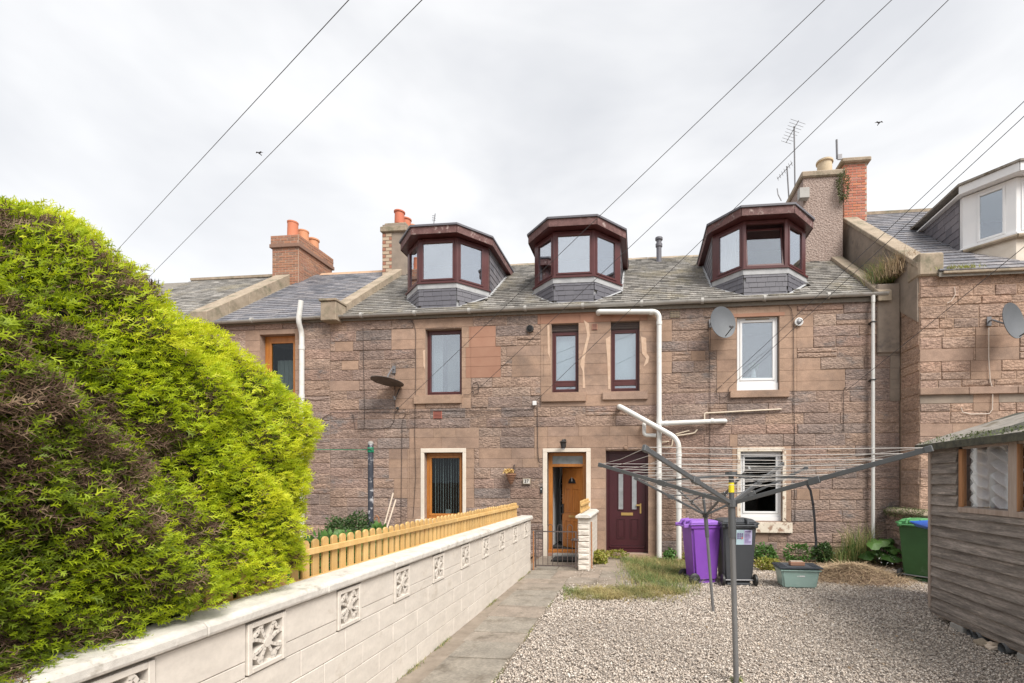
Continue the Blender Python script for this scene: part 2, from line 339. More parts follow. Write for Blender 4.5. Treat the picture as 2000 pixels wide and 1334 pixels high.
M_leafY = mat('yellow_leaf', (.3,.32,.05), rough=.5, tone=[(.2,.26,.04),(.36,.37,.06),(.3,.2,.08)], trans=.3)
M_leafM2 = mat('olive_leaf', (.1,.13,.05), rough=.7, tone=[(.06,.08,.03),(.14,.17,.06),(.22,.2,.1)], trans=.2)
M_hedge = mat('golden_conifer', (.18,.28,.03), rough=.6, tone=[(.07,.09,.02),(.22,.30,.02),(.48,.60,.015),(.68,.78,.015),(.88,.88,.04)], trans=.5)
M_twig = mat('dead_conifer_twigs', (.15,.085,.06), rough=.95, tone=[(.04,.024,.015),(.10,.06,.038),(.19,.125,.08),(.34,.25,.16)])
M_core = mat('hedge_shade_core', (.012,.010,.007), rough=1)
M_grass = mat('grass_blades', (.12,.2,.05), rough=.7, tone=[(.1,.16,.05),(.17,.25,.07),(.4,.34,.15),(.6,.46,.22)], trans=.25)
M_straw = mat('dry_straw', (.45,.33,.2), rough=.9, tone=[(.22,.15,.1),(.42,.31,.2),(.58,.45,.28)])
M_moss = mat('moss', (.12,.12,.03), (.2,.17,.06), rough=.98, scale=25, bump=1, bscale=60, bdist=.02)
M_bird = mat('bird', (.06,.06,.07), rough=.8)
M_coat = mat('black_fabric', (.012,.012,.014), rough=.95)
M_paper = mat('sticker', (.45,.62,.7), (.5,.66,.72), rough=.5)
M_pap2 = mat('lilac_sticker', (.5,.47,.68), rough=.5)
M_ink = mat('sticker_ink', (.2,.13,.32), rough=.5)
M_inkr = mat('sticker_red', (.6,.15,.15), rough=.5)
M_mat = mat('door_mat', (.03,.03,.03), rough=1)
# ================================================================== SETTING: ground, path, gravel
def sheet(name, x0, x1, y0, y1, z, m, kind='structure'):
    o = MB().add([(x0,y0,z),(x1,y0,z),(x1,y1,z),(x0,y1,z)], [(0,1,2,3)]).build(name, m)
    return tag(o, kind=kind)
WX = -2.14                                      # face of the garden wall
o = sheet('ground', -300, 300, -300, 300, -0.03, M_soil)
def rough_sheet(name, x0, x1, y0, y1, z, m, step, amp, seed, fn=None):
    nx, ny = max(2, int((x1-x0)/step)), max(2, int((y1-y0)/step)); rs = np.random.RandomState(seed)
    xs, ys = np.meshgrid(np.linspace(x0, x1, nx), np.linspace(y0, y1, ny), indexing='ij')
    zs = z + rs.rand(nx, ny) * amp
    if fn is not None: zs = zs + fn(xs, ys)
    v = np.stack([xs, ys, zs], -1).reshape(-1, 3)
    f = [(i*ny+j, (i+1)*ny+j, (i+1)*ny+j+1, i*ny+j+1) for i in range(nx-1) for j in range(ny-1)]
    return MB().add(v.tolist(), f).build(name, m, smooth=True)
tag(rough_sheet('gravel_yard', -1.27, 9, -3, 10.1, -0.022, M_grnd, .09, .014, 3), kind='structure')
tag(rough_sheet('soil_border', -0.2, 5.6, 10.0, 10.88, -0.012, M_soil, .1, .05, 4), kind='structure')
tag(rough_sheet('garden_soil', -10.4, -2.45, -3, 10.88, 0.02, M_soil, .25, .06, 5), kind='structure')

# path: old concrete strip, slabs one by one
path = empty('path', (WX, 0, 0)); tag(path, kind='structure')
MB().box(WX, -1.27, -2, 7.9, -.03, .003).build('concrete_bed', M_strip, path)
MB().box(WX, -0.3, 7.9, 9.15, -.03, .002).build('concrete_bed', M_strip, path)
MB().box(-2.3, -0.95, 9.15, 10.88, -.03, .002).build('concrete_bed', M_strip, path)
MB().box(-0.95, -0.1, 9.1, 10.88, -.03, .012).build('doorway_paving', M_strip, path)
ys = [-1.8, -1.15, -.45, .15, .75, 1.4, 2.0, 2.62, 3.25, 3.88, 4.53, 5.0, 5.34, 5.95, 6.48, 7.45, 7.95]
for i in range(len(ys) - 1):
    xl = WX + (.24 if ys[i] < 4 else .2 if ys[i] < 5.5 else .14) + random.uniform(-.015, .03)
    a, b = ys[i] + .008, ys[i+1] - .008; t = random.uniform(.014, .026)
    xr = -1.285 + random.uniform(-.012, .012)
    mb = MB(); j = lambda: random.uniform(-.012, .012)
    p = [(xl+j(), a, 0), (xr, a+j(), 0), (xr, b+j(), 0), (xl+j(), b, 0)]
    mb.hexa([(q[0], q[1], -.02) for q in p], [(q[0], q[1], t + random.uniform(-.003, .003)) for q in p])
    mb.build('paving_slab', M_slab, path, bevel=.005)
for (x0, x1, y0, y1) in [(WX+.03,-1.3,7.97,8.3),(-1.29,-.75,7.97,8.5),(-.74,-.25,7.97,8.5),(WX+.03,-1.6,8.31,8.72),(-1.59,-1.1,8.51,9.1),(WX+.03,-1.6,8.73,9.1),
                         (-1.3,-.75,8.51,9.1),(-.74,-.2,8.51,9.1),(-2.05,-1.65,9.16,9.6),(-1.64,-1.24,9.16,9.6)]:
    if x0 == -1.3 and y0 == 8.51: x0 = -1.09
    if x0 == -1.29: x0 = -1.285
    MB().box(x0+.006, x1-.006, y0+.006, y1-.006, -.02, random.uniform(.014, .022)).build('paving_slab', M_slab, path, bevel=.005)
for q in range(2):
    MB().box(-.9, -.15, 9.15 + q*.62, 9.73 + q*.62, -.02, .02).build('paving_slab', M_slab, path, bevel=.005)

# gravel stones
def gravel(n, seed):
    rs = np.random.RandomState(seed)
    y = 3.2 + (10.2 - 3.2) * rs.rand(n) ** 1.15
    x = -1.30 + rs.rand(n) * 7.4
    keep = (x < (y * .93 + .5) * .98 + .3) & ~((y > 7.8) & (x < .3) & (rs.rand(n) < .85)) & ~((y > 9.7) & (rs.rand(n) < .75))
    edge = (x < -1.25) & (rs.rand(n) < .6); keep &= ~edge
    x, y = x[keep], y[keep]; n = len(x)
    z = rs.rand(n) * .018 - .006
    s = (.0068 + .0085 * rs.rand(n) ** 1.7) * (1 + .2 * (y > 6))
    base = np.array([(1,0,0),(-1,0,0),(0,1,0),(0,-1,0),(0,0,1),(0,0,-1)], float)
    base = base + 0
    V = base[None] * (0.75 + .5 * rs.rand(n, 6, 1)) + (rs.rand(n, 6, 3) - .5) * .35
    V *= np.stack([np.ones(n) * 1.2, .7 + .5 * rs.rand(n), .45 + .35 * rs.rand(n)], -1)[:, None, :]
    V *= s[:, None, None]
    a = rs.rand(n) * 6.283; ca, sa = np.cos(a), np.sin(a); tl = (rs.rand(n) - .5) * 1.2
    X = V[..., 0] * ca[:, None] - V[..., 1] * sa[:, None]; Y = V[..., 0] * sa[:, None] + V[..., 1] * ca[:, None]
    Zz = V[..., 2] + X * np.tan(tl)[:, None] * .4
    P = np.stack([X + x[:, None], Y + y[:, None], Zz + z[:, None] + .004], -1)
    tri = np.array([(0,2,4),(2,1,4),(1,3,4),(3,0,4),(2,0,5),(1,2,5),(3,1,5),(0,3,5)])
    return P, tri, n, rs
def np_mesh(name, P, tri, tone, m, parent=None):
    """P: n x k x 3 verts, tri: shared faces, tone per instance"""
    n, k, _ = P.shape; T = tri[None] + (np.arange(n) * k)[:, None, None]; w = tri.shape[1]
    me = bpy.data.meshes.new(name); nf = n * tri.shape[0]
    me.vertices.add(n * k); me.vertices.foreach_set('co', P.reshape(-1).astype(np.float32))
    me.loops.add(nf * w); me.loops.foreach_set('vertex_index', T.reshape(-1).astype(np.int32))
    me.polygons.add(nf); me.polygons.foreach_set('loop_start', (np.arange(nf) * w).astype(np.int32))
    try: me.polygons.foreach_set('loop_total', np.full(nf, w, dtype=np.int32))
    except Exception: pass
    me.update(calc_edges=True)
    a = me.attributes.new('tone', 'FLOAT', 'FACE'); a.data.foreach_set('value', np.repeat(tone, tri.shape[0]).astype(np.float32))
    me.materials.append(m)
    o = bpy.data.objects.new(name, me); C.objects.link(o); ORG[o.name] = Vector((0, 0, 0))
    if parent is not None: o.parent = parent; o.location = -ORG[parent.name]
    return o
P, tri, n, rs = gravel(140000, 11)
g = np_mesh('gravel', P, tri, rs.rand(n), M_grav); tag(g, kind='stuff')

# ================================================================== generic leafy things
def leaves(name, pts, size, m, parent=None, seed=0, tone=None, up=0.0, aspect=.55, fold=.25):
    """pts n x 3, a bent leaf of 4 triangles (two quads) at each"""
    rs = np.random.RandomState(seed); n = len(pts)
    d = rs.normal(size=(n, 3)); d[:, 2] += up; d /= np.linalg.norm(d, axis=1)[:, None]
    e = np.cross(d, rs.normal(size=(n, 3))); e /= np.linalg.norm(e, axis=1)[:, None]
    nn = np.cross(d, e)
    sz = size * (.6 + .8 * rs.rand(n)); sz = sz[:, None]
    p0 = pts; pm = pts + d * sz * .5 + nn * sz * fold * .3; p1 = pts + d * sz
    l = pm + e * sz * aspect * .5; r = pm - e * sz * aspect * .5
    P = np.stack([p0, r, p1, l, pm], 1)
    P[:, 4] += nn * sz * fold * .2
    tri = np.array([(0,1,4),(1,2,4),(2,3,4),(3,0,4)])
    return np_mesh(name, P, tri, rs.rand(n) if tone is None else tone, m, parent)
def blades(name, base, h, m, parent=None, seed=0, lean=.5, w=.006, tone=None, dirv=None):
    rs = np.random.RandomState(seed); n = len(base)
    a = rs.rand(n) * 6.283; dx = np.stack([np.cos(a), np.sin(a), np.zeros(n)], 1)
    if dirv is not None: dx = dx * .6 + np.array(dirv)
    hh = (h * (.5 + .7 * rs.rand(n)))[:, None]; ln = (lean * (.3 + rs.rand(n)))[:, None] * hh
    b = rs.rand(n) * 6.283; s = np.stack([np.cos(b), np.sin(b), np.zeros(n)], 1) * w
    up = np.array([[0, 0, 1.]])
    p1 = base + dx * ln * .35 + up * hh * .6; p2 = base + dx * ln * 1.2 + up * hh * (1 - np.clip(ln / hh, 0, 1) * .25)
    P = np.stack([base - s, base + s, p1 + s * .7, p1 - s * .7, p2], 1)
    tri = np.array([(0,1,2),(0,2,3),(3,2,4)])
    return np_mesh(name, P, tri, rs.rand(n) if tone is None else tone, m, parent)
def cloud(c, r, n, seed, shell=.5):
    rs = np.random.RandomState(seed); d = rs.normal(size=(n, 3)); d /= np.linalg.norm(d, axis=1)[:, None]
    q = shell + (1 - shell) * rs.rand(n) ** .5
    k = 1 + .25 * np.sin(d[:, 0] * 5 + seed) * np.cos(d[:, 1] * 4 + d[:, 2] * 3)
    P = np.array(c) + d * np.array(r) * (q * k)[:, None]
    return P[P[:, 2] > .01]

# ================================================================== masonry
def cells(x0, x1, z0, z1, courses, openings, patches, wmin, wmax, rng):
    """stone cells (x0,x1,z0,z1,kind) in courses, cut round openings; patches = (x0,x1,z0,z1,kind)"""
    res = []; z = z0
    ci = 0
    while z < z1 - .04:
        h = courses[ci % len(courses)]; ci += 1
        zt = min(z + h, z1)
        if z1 - zt < .08: zt = z1
        zc = (z + zt) / 2
        br = {x0, x1}
        for o in openings:
            if o[2] < zt and o[3] > z: br |= {max(o[0], x0), min(o[1], x1)}
        act = [p for p in patches if p[2] <= zc <= p[3]]
        for p in act: br |= {min(max(p[0], x0), x1), min(max(p[1], x0), x1)}
        br = sorted(br); b2 = [br[0]]
        for b in br[1:]:
            if b - b2[-1] > 1e-3: b2.append(b)
        for a, b in zip(b2[:-1], b2[1:]):
            xc = (a + b) / 2
            kind = 'rub'
            for p in act:
                if p[0] <= xc <= p[1]: kind = p[4]
            segs = []
            x = a
            wm, wM = (wmin, wmax) if kind == 'rub' else (.6, 1.1)
            while b - x > wM:
                w = rng.uniform(wm, wM)
                if b - x - w < wm * .6: w = (b - x) / 2
                segs.append((x, x + w)); x += w
            segs.append((x, b))
            for (p, q) in segs:
                if q - p < .02: continue
                parts = [(z, zt)]
                for o in openings:
                    if o[0] < (p + q) / 2 < o[1]:
                        new = []
                        for (l, u) in parts:
                            if o[3] <= l or o[2] >= u: new.append((l, u)); continue
                            if o[2] > l + .02: new.append((l, o[2]))
                            if o[3] < u - .02: new.append((o[3], u))
                        parts = new
                for (l, u) in parts:
                    if kind == 'rub' and u - l > .2 and rng.random() < .07:
                        k = l + (u - l) * rng.uniform(.38, .62); res.append((p, q, l, k, kind)); res.append((p, q, k, u, kind))
                    else: res.append((p, q, l, u, kind))
        z = zt
    return res
def stone(mb, c, tf, rng, rough=True):
    x0, x1, z0, z1, kind = c
    gap = .0045 if kind == 'rub' else .0006
    x0 += gap; x1 -= gap; z0 += gap * .8; z1 -= gap * .8
    w, h = x1 - x0, z1 - z0
    if w < .01 or h < .01: return
    if kind != 'rub':
        pr = .013 + rng.uniform(-.0007, .0007); e = min(.0025, w * .2, h * .2)
        V = [(x0, z0, 0), (x1, z0, 0), (x1, z1, 0), (x0, z1, 0), (x0+e, z0+e, pr), (x1-e, z0+e, pr), (x1-e, z1-e, pr), (x0+e, z1-e, pr)]
        return mb.add([tf(*v) for v in V], [(0,1,5,4),(1,2,6,5),(2,3,7,6),(3,0,4,7),(4,5,6,7)])
    nx = 4 if w > .3 else 3; nz = 3; pr = rng.uniform(.008, .026); V = []; e = min(.012, w * .15, h * .15)
    for j in range(nz + 1):
        for i in range(nx + 1):
            fxx = x0 + e + (w - 2 * e) * i / nx; fzz = z0 + e + (h - 2 * e) * j / nz
            p = pr + rng.uniform(-.005, .007)
            if i in (0, nx) or j in (0, nz): p -= .005; fxx += rng.uniform(-.003, .003); fzz += rng.uniform(-.003, .003)
            V.append((fxx, fzz, max(p, .003)))
    base = len(V)
    ring = [(i, 0) for i in range(nx)] + [(nx, j) for j in range(nz)] + [(nx - i, nz) for i in range(nx)] + [(0, nz - j) for j in range(nz)]
    for (i, j) in ring:
        V.append((x0 + w * i / nx, z0 + h * j / nz, 0.0))
    Fs = [(j*(nx+1)+i, j*(nx+1)+i+1, (j+1)*(nx+1)+i+1, (j+1)*(nx+1)+i) for j in range(nz) for i in range(nx)]
    m = len(ring)
    for k in range(m):
        (i, j), (i2, j2) = ring[k], ring[(k + 1) % m]
        Fs.append((base + k, base + (k + 1) % m, j2*(nx+1)+i2, j*(nx+1)+i))
    return mb.add([tf(*v) for v in V], Fs)
def masonry(parent, x0, x1, z0, z1, openings, patches, tf, mats, courses, wmin, wmax, seed, limit, vis=None):
    rng = random.Random(seed)
    cl = cells(x0, x1, z0, z1, courses, openings, patches, wmin, wmax, rng)
    cl.sort(key=lambda c: -(c[1]-c[0])*(c[3]-c[2]) if (vis is None or vis(c)) else 1)
    rest = {}
    for i, c in enumerate(cl):
        if i < limit and (c[1]-c[0]) > .1 and (c[3]-c[2]) > .07:
            mb = MB(); stone(mb, c, tf, rng); mb.build('stone', mats[c[4]], parent)
        else:
            mb = rest.setdefault(c[4], MB()); stone(mb, c, tf, rng)
    for k, mb in rest.items():
        o = mb.build('small_stones', mats[k], parent)
        if o: tag(o, kind='stuff')
def wall_plane(mb, x0, x1, z0, z1, openings, tf, depth):
    xs = sorted({x0, x1} | {o[0] for o in openings} | {o[1] for o in openings}); zs = sorted({z0, z1} | {o[2] for o in openings} | {o[3] for o in openings})
    for a, b in zip(xs[:-1], xs[1:]):
        for c, d in zip(zs[:-1], zs[1:]):
            xm, zm = (a+b)/2, (c+d)/2
            if any(o[0] < xm < o[1] and o[2] < zm < o[3] for o in openings): continue
            if not (x0 <= xm <= x1 and z0 <= zm <= z1): continue
            for dp in (0, -depth):
                mb.add([tf(a,c,dp), tf(b,c,dp), tf(b,d,dp), tf(a,d,dp)], [(0,1,2,3)])
    for o in openings:
        a, b, c, d = o[:4]
        for (p, q) in [((a,c),(b,c)), ((b,c),(b,d)), ((b,d),(a,d)), ((a,d),(a,c))]:
            mb.add([tf(p[0],p[1],0), tf(q[0],q[1],0), tf(q[0],q[1],-depth), tf(p[0],p[1],-depth)], [(0,1,2,3)])
TF = lambda x, z, p: (x, YF - p, z)

# ---- slates laid on a plane
def slates(mb, o, ud, vd, nrm, W_, H_, sw, sh, rng, clip=None, th=.012, objs=None, rag=.005):
    """o origin (lower left), ud along the course, vd up the slope; clip(u,v) -> keep"""
    o, ud, vd, nrm = Vector(o), Vector(ud).normalized(), Vector(vd).normalized(), Vector(nrm).normalized()
    r = 0; v = 0
    while v < H_ - 1e-4:
        h = min(sh, H_ - v); u = -rng.uniform(0, sw) if r % 2 else -rng.uniform(0, sw * .5)
        while u < W_:
            w = sw * rng.uniform(.72, 1.25); a, b = max(u, 0) + .002, min(u + w, W_) - .002; u += w
            if b - a < .015: continue
            if clip and not clip((a + b) / 2, v + h / 2): continue
            dz = rng.uniform(-rag, rag); lift = th + rng.uniform(0, .005); mb2 = mb if objs is None else MB()
            mb2.tone = rng.random()
            A = o + ud * a + vd * (v + dz) + nrm * lift; B = o + ud * b + vd * (v + dz + rng.uniform(-.002, .002)) + nrm * (lift + rng.uniform(-.002, .002))
            Cc = o + ud * b + vd * (v + h + .03) + nrm * .002; D = o + ud * a + vd * (v + h + .03) + nrm * .002
            k = -nrm * (th + .006)
            mb2.add([A, B, Cc, D, A + k, B + k], [(0,1,2,3), (4,5,1,0), (0,3,4), (1,5,2)])
            if objs is not None: objs.append(mb2)
        v += h; r += 1

# ================================================================== WINDOWS / DOORS
def win(parent, r, m, y=.11, fw=.055, sash=.035, glassm=None, transom=None, blind=None, mull=None, name='window', sill=None, sillm=None, label=None, frost=False):
    """window in facade opening r=(x0,x1,z0,z1); y recess behind the wall face"""
    x0, x1, z0, z1 = r; Y = YF + y
    w = empty(name, ((x0+x1)/2, Y, z0), parent)
    if label: w['label'] = label
    f = MB()
    f.box(x0, x0+fw, Y, Y+.07, z0, z1); f.box(x1-fw, x1, Y, Y+.07, z0, z1)
    f.box(x0+fw, x1-fw, Y+.001, Y+.07, z0, z0+fw); f.box(x0+fw, x1-fw, Y+.001, Y+.07, z1-fw, z1)
    f.build('frame', m, w, bevel=.004)
    panes = []
    zz = [z0 + fw, z1 - fw] if transom is None else [z0 + fw, z0 + transom, z1 - fw]
    if transom is not None: MB().box(x0+fw, x1-fw, Y-.008, Y+.06, z0+transom-.03, z0+transom+.03).build('transom', m, w, bevel=.004)
    for a, b in zip(zz[:-1], zz[1:]):
        if transom is not None:
            if a == z0 + transom: a += .03
            if b == z0 + transom: b -= .03
        s = MB(); xa, xb = x0+fw, x1-fw; q = sash; yy = Y - .012
        s.box(xa, xa+q, yy, yy+.06, a, b); s.box(xb-q, xb, yy, yy+.06, a, b); s.box(xa+q, xb-q, yy+.001, yy+.06, a, a+q); s.box(xa+q, xb-q, yy+.001, yy+.06, b-q, b)
        s.build('sash', m, w, bevel=.005)
        MB().box(xa+q, xb-q, Y+.018, Y+.024, a+q, b-q).build('pane', glassm or M_gl, w)
    if sill:
        sx0, sx1, sz0, sz1, pr = sill
        MB().box(sx0, sx1, YF-pr, YF+y-.002, sz0, sz1).build('sill', sillm or M_ash, w, bevel=.008, seg=2)
    return w
# ================================================================== MAIN HOUSE
XL, XR = fx(645), fx(1757); EZ = 5.80; RY = 14.4; RZ = 8.50
OP = {}
OP['w1'] = FR(831, 643, 902, 771); OP['w2'] = FR(1077, 632, 1130, 766); OP['w3'] = FR(1193, 627, 1249, 764); OP['w4'] = FR(1439, 618, 1522, 762)
OP['w5'] = FR(829, 884, 904, 1014); OP['d1'] = FR(1069, 883, 1145, 1089); OP['d2'] = FR(1183, 880, 1266, 1081); OP['w6'] = FR(1446, 882, 1528, 1018)
ops = list(OP.values())
def PT(u0, v0, u1, v1, k='ash'): return (*FR(u0, v0, u1, v1), k)
patches = [PT(808,618,924,645), PT(812,640,831,790), PT(902,640,920,790), PT(916,640,968,676,'red'), PT(910,684,978,738,'red'), PT(765,641,812,676), PT(772,712,812,792),
    PT(600,714,630,752), PT(631,746,702,768), PT(655,664,690,690), PT(668,702,700,720), PT(990,668,1062,689), PT(1000,702,1062,738),
    PT(1056,606,1290,792), PT(1050,606,1265,632,'red'), PT(1050,838,1292,884), PT(1145,880,1183,1092), PT(1266,880,1280,1092), PT(1044,838,1070,900),
    PT(800,845,935,884), PT(796,880,829,1030), PT(904,880,926,1000), PT(936,880,1052,912), PT(760,880,800,925), PT(770,930,800,975),
    PT(1400,690,1440,765), PT(1385,620,1440,690), PT(1395,608,1556,620), PT(1522,618,1556,775), PT(1550,612,1588,672), PT(1552,690,1602,725), PT(1556,722,1650,760),
    PT(1281,625,1312,660), PT(1281,692,1312,728), PT(1350,690,1377,716), PT(1425,842,1440,880), PT(1546,884,1602,902), PT(1430,880,1446,1022), PT(1528,880,1545,1020), PT(1436,1040,1500,1056),
    PT(1556,960,1600,985), PT(1680,560,1700,585)]
house = empty('terraced_house', ((XL+XR)/2, YF, 0), label='middle sandstone terraced house with three maroon dormers and grey slate roof', cat='house')
wall = MB()
wall_plane(wall, XL, XR, -.1, EZ, ops, TF, .45)
wall = wall.build('wall', M_mort, house)
mats = {'rub': M_rub, 'ash': M_ash, 'red': M_red, 'cem': M_cem}
patches.append(PT(1714,583,1757,700,'cem')); patches.append(PT(1738,700,1757,790,'cem'))
masonry(wall, XL, XR, -.1, EZ, ops, patches, TF, mats, [.235,.26,.215,.245,.27,.22,.24], .38, 1.0, 5, 300)
# body: floor, back, sides, roof core
b = MB(); b.box(XL+.01, XR-.01, 17.85, 17.95, 0, EZ); b.box(XL+.01, XL+.1, YF+.45, 17.85, 0, EZ); b.box(XR-.1, XR-.01, YF+.45, 17.85, 0, EZ)
b.box(XL+.1, XR-.1, 13.4, 13.5, 0, EZ); b.box(XL+.1, XR-.1, YF+.45, 17.85, 2.78, 2.9); b.box(XL+.1, XR-.1, YF+.45, 17.85, -.02, .12)
for u in (985, 1165, 1350): b.box(fx(u)-.05, fx(u)+.05, YF+.45, 13.4, .12, EZ)
b.build('inner_walls', M_room, house)
SL = (RZ - EZ) / (RY - 10.85); LEN = math.hypot(RZ - EZ, RY - 10.85); VD = Vector((0, RY-10.85, RZ-EZ)).normalized(); NR = Vector((0, -(RZ-EZ), RY-10.85)).normalized()
M_bed = mat('slate_bed', (.16,.145,.125), (.24,.22,.19), rough=.9, scale=20)
def roof_core(parent, x0, x1, z_e=EZ, z_r=RZ, yf=10.85, yr=RY, yb=17.95, m=M_bed):
    q = MB(); t = .12
    q.prism([(x0, yf, z_e-.03), (x0, yr, z_r-.03), (x0, yb, z_e-.03), (x0, yb, z_e-t-.03), (x0, yr, z_r-t-.1), (x0, yf, z_e-t)], (x1-x0, 0, 0))
    return q.build('roof', m, parent)
roof = roof_core(house, XL, XR-.05)
DW, DA, DYF = .97, .60, 11.13                      # dormer front width, splay, front plane
DX = [(onY(817,540,DYF).x + onY(893,540,DYF).x)/2, (onY(1083,540,DYF).x + onY(1158.5,540,DYF).x)/2, (onY(1452,520,DYF).x + onY(1538,520,DYF).x)/2]
def clip_main(u, v):
    x = XL + u; y = 10.85 + v * VD.y
    for dx in DX:
        if y > DYF + .35 and abs(x - dx) < DW/2 + DA - .13 and y < 13.0: return False
        if DYF + .1 < y <= DYF + .35 and abs(x - dx) < DW/2 + (y - DYF) - .15: return False
    return True
rng = random.Random(3)
mb = MB(); slates(mb, (XL+.12, 10.80, EZ-.025), (1,0,0), VD, NR, XR-XL-.55, LEN+.02, .2, .15, rng, clip_main, th=.02)
tag(mb.build('slates', M_slate, roof, tones=True), kind='stuff')
rdg = MB()
x = XL+.2; 
while x < XR-1.2:
    rdg.prism([(x, RY-.14, RZ-.12+.03), (x, RY-.03, RZ+.035), (x, RY+.03, RZ+.035), (x, RY+.14, RZ-.09)], (.44, 0, random.uniform(-.006,.006))); x += .45
tag(rdg.build('ridge_tiles', M_skew, roof), kind='stuff')
